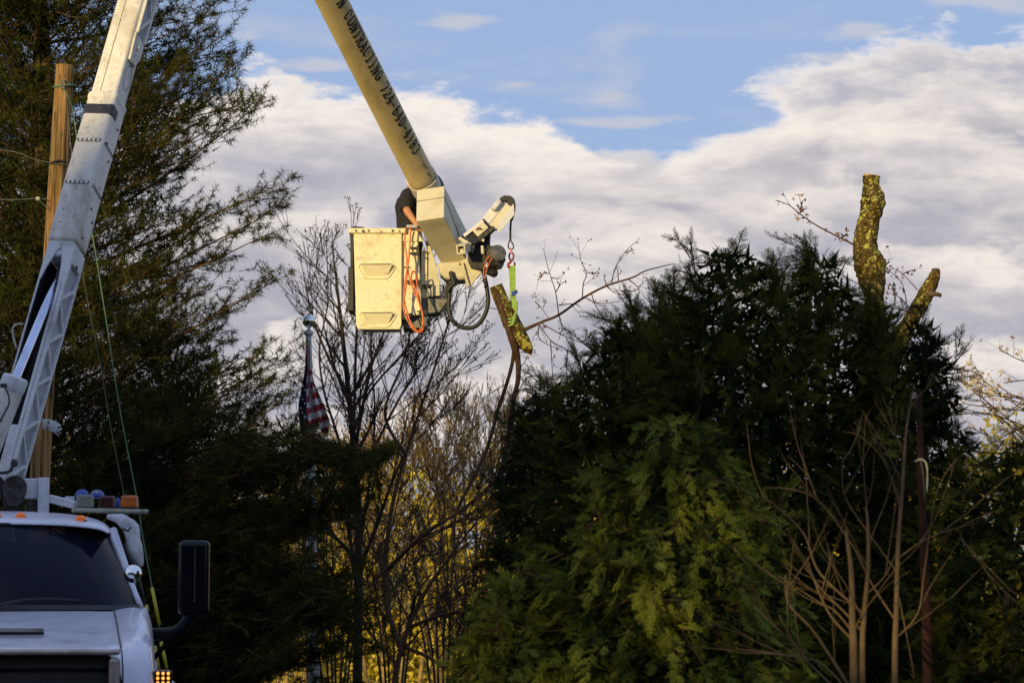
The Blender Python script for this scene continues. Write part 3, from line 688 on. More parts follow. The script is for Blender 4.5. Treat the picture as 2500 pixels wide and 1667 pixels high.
bare_tree('dark leafless tree behind the flag, its twigs rising left of the bucket', 'bare_tree', 'tree', (P(872, 1600, Y4).x, Y4, 0),
    [(pp((872, 1830, 0), (874, 1500, 0), (874, 1250, 0), (860, 1050, 0), (845, 900, 0), (830, 760, 0), (818, 660, 0)), .10, .018, .5, 1.2),
     (pp((874, 1220, 0), (850, 980, .3), (800, 870, .5), (765, 780, .6), (745, 690, .6)), .042, .011, .5, 1.0),
     (pp((866, 1100, 0), (900, 920, -.3), (930, 830, -.5), (960, 750, -.5)), .038, .011, .5, .9),
     (pp((863, 1080, 0), (868, 880, .4), (872, 740, .4), (862, 640, .4)), .034, .010, .5, .8),
     (pp((874, 1400, 0), (920, 1280, -.5), (960, 1170, -.8), (1010, 1060, -1)), .045, .014, .6, 1.2),
     (pp((876, 1350, 0), (905, 1150, .2), (915, 1000, .2), (905, 850, .2), (915, 740, .2)), .03, .009, .5, .8),
     (pp((870, 1200, 0), (820, 1050, .2), (790, 950, .2), (780, 850, .2), (800, 740, .2), (798, 620, .2)), .03, .008, .4, .7),
     (pp((874, 1180, 0), (960, 1000, .2), (1020, 900, .2), (1070, 830, .2)), .03, .009, .5, .8),
     (pp((862, 1060, 0), (900, 960, 0), (985, 860, 0), (1060, 770, 0), (1085, 690, 0)), .028, .007, .35, .5),
     (pp((874, 1300, 0), (810, 1200, .2), (760, 1150, .5), (700, 1120, .5)), .034, .011, .5, 1.0)], M['twig'], 2, (2, 3), rmin=.0045, tips_on=True, n=4, spread=.5, up=.22, wig=.07, shrink=.75)
Y5 = 50.0
def pq(*a): return pp(*a, Y=Y5)
bare_tree('leafless tree with crossing brown branches below the bucket and hose', 'bare_tree', 'tree', (P(985, 1600, Y5).x, Y5, 0),
    [(pq((940, 1830, 0), (975, 1600, 0), (1030, 1460, 0), (1090, 1370, 0), (1150, 1290, 0)), .06, .015, .5, 1.25),
     (pq((985, 1600, 0), (940, 1450, .3), (955, 1250, .5), (1000, 1080, .6), (1060, 900, .6), (1100, 770, .7)), .055, .013, .5, 1.15),
     (pq((1000, 1530, 0), (1080, 1500, -.4), (1180, 1480, -.6), (1250, 1400, -.6)), .036, .013, .5, 1.1),
     (pq((944, 1392, .33), (1040, 1300, -.4), (1120, 1250, -.6), (1200, 1180, -.6)), .04, .013, .5, 1.1),
     (pq((975, 1630, 0), (900, 1540, .3), (860, 1480, .3), (800, 1430, .3)), .034, .011, .5, .9),
     (pq((992, 1112, .57), (940, 1010, .3), (985, 880, .3), (1010, 770, .3)), .034, .011, .5, .8),
     (pq((990, 1580, 0), (1040, 1600, 0), (1120, 1640, 0), (1200, 1600, 0)), .04, .015, .5, 1.1)], M['twig_brown'], 3, (2, 3), rmin=.0048, tips_on=True, n=4, spread=.6, up=.1)
Y6 = 66.0
def gs(cx, top, w, k):
    out = []
    for i in range(k):
        t = (i+.5)/k*2-1; x0 = cx+t*w*.3; out.append((pp((x0, 1850, 0), (x0+t*w*.25, 1500, t), (x0+t*w*.55, 1250, t), (x0+t*w*.8+random.uniform(-20, 20), top+160+abs(t)*120, t)), .07, .018, .9, 1.2)); 
    return out
Y4 = Y6
def pp6(*a): return [P(x, y, Y6+dy) for x, y, dy in a]
def gs(cx, top, w, k):
    out = []
    for i in range(k):
        t = (i+.5)/k*2-1; x0 = cx+t*w*.3
        out.append((pp6((x0, 1800, 0), (x0+t*w*.25, 1500, t), (x0+t*w*.5, 1250, t), (x0+t*w*.8+random.uniform(-20, 20), top+170+abs(t)*110, t)), .06, .016, .95, 1.25))
    return out
for (cx, top, Yt, lab) in ((820, 1150, 57., 'dark tangled leafless shrub low between the flagpole and the main black trunk'), (960, 1180, 58., 'dark tangled leafless shrub low right of the main black trunk'), (1080, 1130, 59., 'dark tangled leafless shrub low beneath the dangling branch tips'), (1190, 1180, 60., 'dark tangled leafless shrub low against the left edge of the hedge')):
    stems = []
    for k in range(7):
        t = k/3-1+random.uniform(-.1, .1); y1 = top+abs(t)*170+random.uniform(-30, 60)
        stems.append(([P(cx+t*20, 1760, Yt), P(cx+t*45, 1560, Yt+t), P(cx+t*85+random.uniform(-20, 20), (1560+y1)/2, Yt-t), P(cx+t*125+random.uniform(-20, 20), y1, Yt)], .028, .008, .75, 1.0))
    bare_tree(lab, 'bare_shrub', 'shrub', (P(cx, 1600, Yt).x, Yt, 0), stems, M['twig'], 2, (2, 3), rmin=.0055, n=3, spread=.75, up=0., wig=.16, group='dark leafless shrubs before the yellow wood')
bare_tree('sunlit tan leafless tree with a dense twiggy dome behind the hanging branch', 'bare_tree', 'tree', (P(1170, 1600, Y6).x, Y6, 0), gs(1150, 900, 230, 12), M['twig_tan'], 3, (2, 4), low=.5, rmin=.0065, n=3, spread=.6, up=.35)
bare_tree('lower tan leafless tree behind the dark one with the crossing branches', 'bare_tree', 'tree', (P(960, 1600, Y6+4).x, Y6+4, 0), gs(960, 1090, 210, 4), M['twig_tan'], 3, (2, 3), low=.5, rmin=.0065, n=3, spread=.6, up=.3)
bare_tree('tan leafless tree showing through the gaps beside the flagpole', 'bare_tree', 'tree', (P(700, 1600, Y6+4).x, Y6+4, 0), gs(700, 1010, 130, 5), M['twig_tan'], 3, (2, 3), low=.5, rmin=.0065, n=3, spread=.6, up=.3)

# ================================================================== the cut cherry tree
Yc = 25.0
def lumpy(paths, name, mat, root, n=14, amp=.10, sub=6):
    mb = MB()
    for path in paths:
        pts = bez([P(x, y, Yc+dy) for x, y, w, dy in path], sub); ws = np.interp(np.arange(len(pts)), np.arange(len(path))*sub, [w for _, _, w, _ in path])
        k0 = len(mb.v); mb.tube(pts, [w*mpp(Yc)/2 for w in ws], n)
        cs = [pts[min(i, len(pts)-1)] for i in range(len(pts))]
        for i in range(len(pts)):
            for j in range(n):
                v = Vector(mb.v[k0+i*n+j]); f = 1+amp*math.sin(j*1.9+i*.8)*math.sin(i*1.3+j)+random.uniform(-amp, amp)*.5; mb.v[k0+i*n+j] = tuple(cs[i]+(v-cs[i])*f)
    return mb.build(name, mat, root, smooth=True)
ch = thing('cherry_tree', 'tall lichen-covered cherry trunk sawn off high above the hedge, with a shorter leaning limb', 'tree', (P(2150, 1600, Yc).x, Yc, 0))
lumpy([[(2150, 2080, 95, 0), (2150, 1500, 85, 0), (2140, 1100, 75, 0), (2135, 850, 66, 0), (2135, 740, 48, 0), (2130, 690, 62, 0), (2122, 645, 80, 0), (2112, 600, 58, 0), (2120, 545, 54, 0), (2131, 495, 60, 0), (2127, 455, 42, 0), (2127, 431, 43, 0)]], 'trunk', M['lichen'], ch)
lumpy([[(2140, 1080, 55, 0), (2145, 980, 52, -.1), (2170, 900, 50, -.3), (2195, 835, 47, -.35), (2225, 780, 41, -.4), (2262, 715, 36, -.4), (2282, 672, 28, -.4), (2284, 656, 16, -.4)]], 'limb', M['lichen'], ch)
lumpy([[(2270, 716, 16, -.45), (2285, 718, 11, -.5), (2298, 722, 9, -.5)]], 'stub', M['bark'], ch, n=8)
lumpy([[(2138, 640, 46, -.05), (2152, 655, 34, -.08)]], 'burl', M['lichen'], ch, n=12, amp=.2)
c = P(2127, 430, Yc); MB().lathe([(.070, -.004), (.074, .004), (.066, .012)], c, (.12, -.25, 1), 16).build('cut_face', M['cutwood'], ch, smooth=True)
c = P(2146, 702, Yc); MB().lathe([(.045, -.01), (.05, .01), (.03, .02)], (c.x, c.y-.06, c.z), (.9, -.5, .1), 12).build('cut_face', M['cutwood'], ch, smooth=True)
def flower_twigs(paths, Y, root, mat, r=.006, bud_n=3, bud_size=.035, flower=0., side=.5, name='twigs'):
    segs, pos, tint = [], [], []
    for path in paths:
        pts = bez([P(x, y, Y+(dy[0] if dy else 0)) for x, y, *dy in path], 5); m = len(pts)-1
        for i in range(m):
            rr = r*(1-.6*i/m); segs.append((tuple(pts[i]), tuple(pts[i+1]), rr, r*(1-.6*(i+1)/m)))
            if random.random() < side:
                d = (pts[i+1]-pts[i]).normalized(); q = pts[i+1]; e = (d+Vector((random.uniform(-1, 1), random.uniform(-.6, .6), random.uniform(-1, 1)))).normalized()
                L = random.choice((.025, .03, .05, .12, .2)); segs.append((tuple(q), tuple(q+e*L), rr*.5, rr*.35)); t = q+e*L
                fl = random.random() < flower; k = bud_n*(3 if fl else 1)
                for _ in range(k): pos.append(tuple(t+Vector([random.gauss(0, .011+.012*fl) for _ in range(3)]))); tint.append(random.uniform(.6, 1) if fl else random.uniform(0, .45))
        pos.append(tuple(pts[-1])); tint.append(.3)
    tube_mesh(name, segs, mat, root, 5)['kind'] = 'stuff'
    pos = np.array(pos); o = np_mesh('blossom_buds', leaf_tris(pos, rng.uniform(bud_size*.6, bud_size*1.2, len(pos)), .7), 3, M['bud'] if flower < .6 else M['blossom'], root, tint); o['kind'] = 'stuff'
flower_twigs([[(2090, 600), (2040, 575), (1990, 548), (1950, 520), (1925, 500), (1893, 489)], [(2055, 582), (2062, 574), (2068, 571)], [(1952, 521), (1958, 512), (1955, 508)]], Yc, ch, M['twig_brown'], .0085, 3, .032, .25, .45)
flower_twigs([[(2214, 740), (2205, 700), (2190, 676), (2170, 662)], [(2240, 708), (2215, 680), (2195, 662), (2175, 652)], [(2206, 668), (2222, 661), (2234, 658)], [(2150, 800), (2180, 750), (2186, 700), (2182, 690)], [(2212, 740), (2190, 722), (2166, 714)], [(2195, 760), (2180, 770), (2150, 800)]], Yc, ch, M['twig_brown'], .005, 3, .035, .2, .3, name='side_twigs')
Yc = 24.5
st = thing('cut_tree_stub', 'short sawn-off trunk barely showing above the left half of the hedge', 'tree stub', (P(1517, 1600, Yc).x, Yc, 0))
lumpy([[(1510, 2080, 80, 0), (1512, 1300, 70, 0), (1515, 1000, 62, 0), (1517, 880, 58, 0), (1519, 812, 60, 0)]], 'trunk', M['lichen'], st)
c = P(1519, 811, Yc); MB().lathe([(.10, -.005), (.104, .004), (.09, .012)], c, (.15, -.3, 1), 16).build('cut_face', M['cutwood'], st, smooth=True)
# bare blossoming tree at the right edge
Yb = 30.0
bt = thing('blossoming_tree', 'bare tree with small pale blossoms at the right edge above the corner arborvitae', 'tree', (P(2640, 1600, Yb).x, Yb, 0))
MB().tube([P(2640, 1970, Yb), P(2640, 1500, Yb), P(2620, 1200, Yb), P(2596, 1000, Yb), P(2610, 860, Yb)], [.10, .08, .055, .035, .012], 9).build('trunk', M['bark'], bt, smooth=True)
br = []
for i in range(15):
    y0 = random.uniform(960, 1250); x1 = random.uniform(2325, 2500); y1 = random.uniform(905, 1090); br.append([(2610, y0), ((x1+2610)/2+random.uniform(-20, 20), (y0+y1)/2-random.uniform(-25, 35)), (x1+30, y1+15), (x1, y1)])
for i in range(16):
    y0 = random.uniform(900, 1250); br.append([(2606, y0), (2606+random.uniform(60, 120), y0-random.uniform(20, 60)), (2606+random.uniform(150, 280), y0-random.uniform(40, 150))])
br += [[(2610, 1100), (2520, 1070), (2430, 1010), (2392, 970), (2402, 930), (2383, 898)], [(2610, 1000), (2530, 935), (2480, 930), (2450, 935)], [(2600, 950), (2540, 900), (2475, 872), (2440, 850)], [(2600, 1080), (2450, 1020), (2380, 1005), (2330, 990)]]
flower_twigs(br, Yb, bt, M['twig_brown'], .009, 3, .045, .62, .6, name='branches')
# hand-set bare saplings in front of the hedge
Ys = 13.0
def sap(pts, w0, w1):
    if w0 < 14: w0, w1 = w0*.72, w1*.6
    return ([P(x+random.uniform(-4, 4), y+random.uniform(-4, 4), Ys+(dy[0] if dy else 0)) for x, y, *dy in pts], w0*mpp(Ys)/2, w1*mpp(Ys)/2)
def saplings(label, base_px, stems):
    root = thing('bare_sapling', label, 'sapling', (P(base_px, 1600, Ys).x, Ys, 0), 'leafless saplings before the hedge'); segs = []
    for k, (pts, r0, r1) in enumerate(stems):
        b = bez(pts, 6); mb = MB(); mb.tube(b, [r0+(r1-r0)*i/(len(b)-1) for i in range(len(b))], 7); mb.build('stem' if k == 0 else 'branch', M['twig_grey'], root, smooth=True)
        for i in range(2, len(b)-1):
            if random.random() < .16:
                d = (b[i+1]-b[i]).normalized(); sgn = random.choice((-1, 1)); e = (d*.9+Vector((sgn*random.uniform(.3, .9), random.uniform(-.5, .5), random.uniform(-.1, .5)))).normalized()
                grow(segs, b[i], e, random.uniform(.12, .35), .0028, 1, .5, .15, .14, (0, 2), seglen=.06)
    if segs: tube_mesh('twigs', segs, M['twig_grey'], root, 4)['kind'] = 'stuff'
saplings('leafless sapling with the thickest pale tan stem, low in front of the hedge', 2080, [sap([(2085, 2500), (2082, 1667), (2078, 1520), (2080, 1400), (2068, 1290)], 26, 9), sap([(2082, 1560), (2030, 1500), (1990, 1430), (1972, 1360)], 11, 4), sap([(2080, 1680), (1990, 1545), (1930, 1470), (1915, 1400)], 12, 4),
    sap([(2080, 1700), (2000, 1620), (1900, 1600), (1800, 1583)], 9, 4), sap([(2076, 1540), (2040, 1490), (2000, 1470), (1900, 1405)], 8, 3), sap([(2060, 1700), (1960, 1600), (1900, 1500)], 9, 5)])
saplings('leafless sapling with a straight slim tan stem beside the thickest one', 2110, [sap([(2110, 2500), (2108, 1667), (2112, 1500), (2120, 1380), (2120, 1265), (2113, 1240)], 18, 5), sap([(2110, 1540), (2060, 1490), (2010, 1440), (1980, 1400), (1965, 1390)], 9, 3), sap([(2112, 1500), (2000, 1400), (1960, 1300), (1900, 1240), (1864, 1214)], 9, 3), sap([(2115, 1450), (2160, 1400), (2190, 1330)], 6, 2)])
saplings('tall thin grey leafless sapling nearest the rusty pole', 2190, [sap([(2185, 2500), (2185, 1667), (2190, 1500), (2195, 1330), (2205, 1180), (2215, 1060), (2225, 960)], 18, 4), sap([(2190, 1520), (2130, 1420), (2080, 1330), (2000, 1220), (1925, 1190), (1868, 1187)], 8, 3), sap([(2195, 1400), (2110, 1290), (2060, 1210), (2055, 1115)], 6, 2),
    sap([(2200, 1240), (2160, 1130), (2100, 1070), (2060, 1055)], 5, 2), sap([(2195, 1360), (2260, 1320), (2330, 1290), (2350, 1320)], 6, 2), sap([(2190, 1560), (2240, 1500), (2260, 1400), (2290, 1200), (2330, 1120)], 6, 2), sap([(2190, 1450), (2230, 1640), (2220, 1640)], 4, 2)])
rp = thing('rusty_pole', 'dark rusty metal pole with a pale wire hook standing before the hedge', 'pole', (P(2265, 1600, Ys+1).x, Ys+1, 0))
MB().tube([P(2275, 2440, 14), P(2262, 1500, 14), P(2250, 1200, 14), P(2243, 950, 14)], [.028, .024, .019, .013], 10).build('shaft', M['rust_pole'], rp, smooth=True)
MB().tube(bez([P(2235, 1126, 13.96), P(2247, 1121, 13.94), P(2259, 1127, 13.94), P(2264, 1150, 13.94), P(2263, 1200, 13.95)], 4), .0045, 6).build('hook', M['cream_steel'], rp, smooth=True)
MB().tube(bez([P(2248, 1125, 13.93), P(2254, 1160, 13.93), P(2258, 1222, 13.95)], 4), .0035, 6).build('wire', M['wire'], rp, smooth=True)
# ================================================================== the bucket truck
O = P(-10, 1600, 17.2); O.z = 0
ED = Vector((O.x, O.y, 0)).normalized(); EX = Vector((ED.y, -ED.x, 0)); D0 = Vector((O.x, O.y, 0)).length; UP = Vector((0, 0, 1))
def TW(s, d, z): return O+EX*s+ED*d+UP*z
def TP(px, py, d):
    """truck coordinates (s, d, z) of the point seen at a source pixel, d metres behind the grille"""
    a = P(px, py, 10)-Vector((0, 0, CAMZ)); t = (D0+d)/a.dot(ED); p = Vector((0, 0, CAMZ))+a*t
    return (p-O).dot(EX), d, p.z
def TQ(px, py, d): return TW(*TP(px, py, d))
truck = thing('bucket_truck', 'white aerial lift truck with amber roof lights, its boom raised beside the pine', 'bucket truck', tuple(O))
def loft_sym(secs, closed_bottom=False):
    """secs: list of (d, [(px, py) centre -> right side]); mirrored about the truck's centre line"""
    rows = []
    for d, pts in secs:
        h = [TP(x, y, d) for x, y in pts]; h[0] = (0.0, d, h[0][2])
        rows.append([TW(-s, dd, z) for s, dd, z in h[:0:-1]]+[TW(s, dd, z) for s, dd, z in h])
    return rows
# hood and fenders
mb = MB(); mb.grid(loft_sym([
    (1.62, [(-10, 1491), (120, 1491), (230, 1491), (272, 1493), (284, 1488), (308, 1483), (335, 1481), (357, 1489), (369, 1510), (376, 1560), (378, 1640), (378, 1720)]),
    (1.25, [(-10, 1504), (120, 1505), (230, 1507), (276, 1510), (288, 1503), (312, 1496), (339, 1494), (361, 1504), (371, 1528), (377, 1575), (379, 1650), (379, 1740)]),
    (.80, [(-10, 1527), (120, 1528), (230, 1531), (281, 1535), (291, 1526), (316, 1518), (342, 1516), (365, 1528), (373, 1555), (378, 1600), (380, 1660), (380, 1770)]),
    (.35, [(-10, 1555), (120, 1557), (230, 1561), (287, 1567), (296, 1559), (320, 1548), (346, 1548), (367, 1563), (375, 1592), (379, 1630), (381, 1690), (381, 1800)]),
    (.10, [(-10, 1571), (120, 1573), (230, 1577), (291, 1583), (298, 1585), (322, 1578), (348, 1582), (367, 1600), (375, 1630), (379, 1665), (381, 1720), (381, 1820)]),
    (.0, [(-10, 1580), (120, 1582), (230, 1584), (292, 1590), (299, 1632), (322, 1628), (348, 1636), (365, 1652), (373, 1680), (377, 1710), (379, 1760), (379, 1830)]),
    (-.04, [(-10, 1586), (120, 1588), (230, 1590), (292, 1596), (299, 1700), (322, 1700), (348, 1705), (363, 1715), (371, 1730), (375, 1750), (377, 1790), (377, 1840)])]))
hood = mb.build('hood', M['cab_white'], truck, smooth=True, sub=1)
mb = MB(); s0, _, z0 = TP(108, 1552, .36); s1, _, z1 = TP(110, 1558, .30)
mb.hexa([TW(-s0, .38, z0+.005), TW(s0, .38, z0+.005), TW(s0, .43, z0+.03), TW(-s0, .43, z0+.03)], [TW(-s0, .36, z0+.025), TW(s0, .36, z0+.025), TW(s0, .44, z0+.05), TW(-s0, .44, z0+.05)])
mb.build('hood_vent', M['black_gloss'], hood, bevel=.006)
for sg in (1, -1):
    pts = [TP(x, y, d) for x, y, d in ((278, 1490.5, 1.60), (282, 1506, 1.25), (286.5, 1531, .80), (292, 1563, .35), (296, 1582.5, .10))]
    MB().tube([TW(sg*s_, d_, z_+.004) for s_, d_, z_ in pts], .005, 5).build('panel_gap', M['black'], hood)
    pts = [TP(x, y, d) for x, y, d in ((282, 1585, -.01), (297, 1587, -.02), (300, 1630, -.03), (300, 1700, -.045))]
    MB().tube([TW(sg*s_, d_-.006, z_) for s_, d_, z_ in pts], .005, 5).build('panel_gap', M['black'], hood)
# grille
gx, _, gz = TP(293, 1584, -.06); gi, _, gzi = TP(266, 1598, -.06)
for nm, c, sz in (('grille_frame', (0, -.06, (gz+gzi)/2), (2*gx, .09, gz-gzi)), ('grille_frame', ((gx+gi)/2, -.061, gz-.48), (gx-gi, .088, .86)), ('grille_frame', (-(gx+gi)/2, -.061, gz-.48), (gx-gi, .088, .86)), ('grille_frame', (0, -.06, gz-.93), (2*gx, .09, .07))):
    MB().box(TW(*c), sz, EX, ED, UP).build(nm, M['bronze'], truck, bevel=.022, seg=3)
gr = MB().box(TW(0, .03, gz-.47), (2*gi, .04, .84), EX, ED, UP).build('grille', M['black'], truck)
for k in range(8): MB().box(TW(0, -.0, gz-.12-k*.1), (2*gi-.02, .03, .018), EX, ED, UP).build('grille_bar', M['black_gloss'], gr, bevel=.004)
MB().box(TW(0, -.16, .62), (2.3, .2, .3), EX, ED, UP).build('bumper', M['steel_white'], truck, bevel=.03)
for sg in (-1, 1):
    hl = MB().box(TW(sg*.86, -.05, 1.12), (.24, .1, .2), EX, ED, UP).build('headlight', M['clear_lens'], truck, bevel=.03)
# cowl, windshield, roof, cab
def half_row(pts, d): 
    h = [TP(x, y, dd) for x, y, dd in pts]; h[0] = (0.0, h[0][1], h[0][2]); return [TW(-s, d_, z) for s, d_, z in h[:0:-1]]+[TW(s, d_, z) for s, d_, z in h]
glass, gnt, gb = new_mat('tinted_windshield'); gb.inputs['Base Color'].default_value = (.007, .008, .020, 1); gb.inputs['Roughness'].default_value = .12; gb.inputs['Specular IOR Level'].default_value = .08
gb.inputs['Alpha'].default_value = .93; gb.inputs['Coat Weight'].default_value = 0
GB = [(-10, 1488, 1.62), (110, 1488, 1.66), (220, 1488, 1.76), (300, 1487, 1.94), (338, 1484, 2.10)]
GT = [(-10, 1279, 2.30), (110, 1281, 2.33), (190, 1285, 2.42), (240, 1291, 2.55), (260, 1297, 2.66)]
rows = []
for i in range(9):
    t = i/8; rows.append(half_row([(b[0]+(a[0]-b[0])*t, b[1]+(a[1]-b[1])*t-(6*math.sin(math.pi*t) if 0 else 0), b[2]+(a[2]-b[2])*t-.05*math.sin(math.pi*t)) for a, b in zip(GT, GB)], 0))
ws = MB().grid(rows).build('windshield', glass, truck, smooth=True)
mb = MB(); bot = half_row([(x, y+3, d-.03) for x, y, d in GB], 0); top = half_row([(x, y-9, d+.01) for x, y, d in GB], 0); mb.grid([bot, top]); mb.build('cowl', M['black'], truck, solid=.02)
seal = half_row([(x, y, d-.012) for x, y, d in GT], 0); MB().tube(seal, .012, 6).build('glass_seal', M['black'], truck, smooth=True)
for sg in (1, -1):
    pts = []
    for i in range(9):
        t = i/8; a = TP(GB[-1][0]+(GT[-1][0]-GB[-1][0])*t, GB[-1][1]+(GT[-1][1]-GB[-1][1])*t, GB[-1][2]+(GT[-1][2]-GB[-1][2])*t-.02*math.sin(math.pi*t)); pts.append(TW(sg*(a[0]+.018), a[1], a[2]))
    MB().tube(pts, .021, 8).build('pillar_trim', M['cab_white'], truck, smooth=True)
    q = [TW(sg*(TP(345, 1484, 2.2)[0]), 2.2, TP(345, 1484, 2.2)[2]), TW(sg*(TP(270, 1300, 2.75)[0]), 2.75, TP(270, 1300, 2.75)[2])]
roof = loft_sym([(2.28, [(-10, 1279), (110, 1281), (190, 1285), (238, 1291), (258, 1298), (262, 1303)]),
    (2.36, [(-10, 1266), (110, 1269), (190, 1274), (240, 1281), (262, 1290), (268, 1301)]),
    (2.60, [(-10, 1252), (110, 1254), (190, 1261), (240, 1271), (264, 1285), (272, 1302)]),
    (3.0, [(-10, 1246), (110, 1249), (190, 1257), (240, 1268), (264, 1284), (273, 1306)]),
    (4.0, [(-10, 1262), (110, 1265), (190, 1272), (240, 1283), (262, 1296), (270, 1318)])])
rf = MB().grid(roof).build('roof', M['cab_white'], truck, smooth=True, sub=1, solid=.02)
zb = TP(340, 1486, 2.1)[2]; sb = TP(343, 1486, 2.1)[0]; st_, _, zt = TP(270, 1304, 3.0)
for sg in (1, -1):
    mb = MB(); rows = []
    for d in (1.62, 2.2, 3.0, 4.0): rows.append([TW(sg*(sb+.01), d, .75), TW(sg*(sb+.05), d, 1.3), TW(sg*(sb+.02), d, zb-.05), TW(sg*sb, d, zb)])
    dr = mb.grid(rows).build('door', M['cab_white'], truck, smooth=True, solid=.03)
    mb = MB(); mb.add([TW(sg*(sb-.01), 2.2, zb), TW(sg*(sb-.01), 3.85, zb), TW(sg*(st_), 3.8, zt), TW(sg*(st_), 2.85, zt)], [(0, 1, 2, 3)]); mb.build('side_window', glass, truck)
    MB().box(TW(sg*(sb+.055), 3.3, 1.55), (.03, .16, .03), EX, ED, UP).build('door_handle', M['black_gloss'], dr, bevel=.006)
    MB().tube([TW(sg*(sb-.01), 2.15, zb), TW(sg*(st_+.01), 2.8, zt+.02)], .03, 8).build('pillar', M['cab_white'], truck, smooth=True)
    MB().obox(TW(sg*(sb-.02), 3.93, zb-.02), TW(sg*(st_), 3.93, zt), .10, .14).build('pillar', M['cab_white'], truck, bevel=.01)
for nm_, c_, z_ in (((2*sb-.06, .05, 1.35), 0, 1.2), ((2*sb-.2, .05, .22), 0, 2.42)): MB().box(TW(c_, 3.9, z_), nm_, EX, ED, UP).build('cab_rear_wall', M['seat'], truck)
for sg in (1, -1): MB().box(TW(sg*.62, 3.9, 2.09), (.30, .05, .43), EX, ED, UP).build('cab_rear_wall', M['seat'], truck)
MB().box(TW(0, 3.9, 2.09), (.93, .01, .43), EX, ED, UP).build('rear_window', glass, truck)
MB().box(TW(0, 2.6, .82), (2*sb-.08, 2.6, .06), EX, ED, UP).build('cab_floor', M['seat'], truck)
MB().box(TW(0, 1.98, 1.72), (2*sb-.2, .40, .26), EX, ED, UP).build('dashboard', M['black'], truck, bevel=.05)
for sg in (1, -1):
    sx = sg*.48
    se = MB().box(TW(sx, 3.1, 1.42), (.55, .52, .18), EX, ED, UP).build('seat', M['seat'], truck, bevel=.05)
    MB().hexa([TW(sx-.26, 3.3, 1.5), TW(sx+.26, 3.3, 1.5), TW(sx+.26, 3.48, 1.5), TW(sx-.26, 3.48, 1.5)], [TW(sx-.2, 3.42, 2.12), TW(sx+.2, 3.42, 2.12), TW(sx+.2, 3.55, 2.12), TW(sx-.2, 3.55, 2.12)]).build('backrest', M['seat'], se, bevel=.06)
    MB().box(TW(sx, 3.5, 2.24), (.28, .1, .18), EX, ED, UP).build('headrest', M['seat'], se, bevel=.04)
c = TW(.48, 2.42, 1.86); ax = (UP*.85-ED*.5).normalized(); x_ = EX; y_ = ax.cross(x_)
sw = MB().tube([c+(x_*math.cos(t)+y_*math.sin(t))*.21 for t in [6.2832*i/24 for i in range(25)]], .014, 6).build('steering_wheel', M['black'], truck, smooth=True)
MB().tube([c-x_*.2, c, c+x_*.2], .012, 6).build('spoke', M['black'], sw)
MB().tube(bez([TQ(-10, 1476, 1.60), TQ(60, 1464, 1.62), TQ(130, 1462, 1.64), TQ(198, 1467, 1.70)], 4), .011, 6).build('wiper', M['black'], truck, smooth=True)
MB().tube([TQ(-50, 1486, 1.6), TQ(60, 1464, 1.6)], .009, 6).build('wiper_arm', M['black'], truck)
am_lit, ant, ab = new_mat('glowing_amber_lens'); ab.inputs['Base Color'].default_value = (.5, .10, .01, 1); ab.inputs['Roughness'].default_value = .15
ab.inputs['Emission Color'].default_value = (1, .22, .02, 1); ab.inputs['Emission Strength'].default_value = .22
for px, py in ((50.6, 1259), (-10, 1257), (-70.6, 1259), (196.6, 1266), (-216.6, 1266)):
    s, _, z = TP(px if px > -11 else -10, py, 2.42)
    if px < -11: s = -TP(-20-px, py, 2.42)[0]
    ml = MB().ball(TW(s, 2.42, z), .036, (1, 1, .72), 12).build('marker_light', am_lit, truck, smooth=True)
    MB().box(TW(s, 2.44, z-.017), (.088, .08, .02), EX, ED, UP).build('lamp_base', M['black'], ml, bevel=.008)
# mirror, spotlight, turn signal, wheel arch
for sg in (1, -1):
    (s0, _, z1), (s1, _, z0) = TP(437, 1319, 1.5), TP(510, 1500, 1.5); sc = sg*(s0+s1)/2
    mi = MB().box(TW(sc, 1.5, (z0+z1)/2), (s1-s0, .13, z1-z0), EX, ED, UP).build('side_mirror', M['black_gloss'], truck, bevel=.035, seg=4)
    MB().box(TW(sc+sg*.0, 1.43, (z0+z1)/2+.02), (.010, .012, (z1-z0)*.74), EX, ED, UP).build('mirror_trim', M['dark_steel'], mi)
    zz = TP(440, 1540, 1.5)[2]; MB().tube(bez([TW(sg*(sb+.02), 1.7, zz-.02), TW(sg*(s0), 1.55, zz-.0), TW(sc, 1.5, z0+.04)], 5), [.045]*10+[.04], 8).build('mirror_arm', M['black_gloss'], mi, smooth=True)
    MB().tube([TW(sg*(sb+.02), 1.7, 1.62), TW(sc, 1.52, z0+.02)], .018, 8).build('mirror_arm', M['black_gloss'], mi, smooth=True)
sp_ = TQ(324.5, 1400, 1.78); r = 22.5*mpp(19.0)
sl = MB().ball(sp_, r, (1, 1, 1), 24).build('spotlight', M['chrome'], truck, smooth=True)
MB().tube([sp_+Vector((.03, .03, -.04)), sp_+Vector((.06, .16, -.2))], .012, 8).build('spotlight_arm', M['dark_steel'], sl, smooth=True)
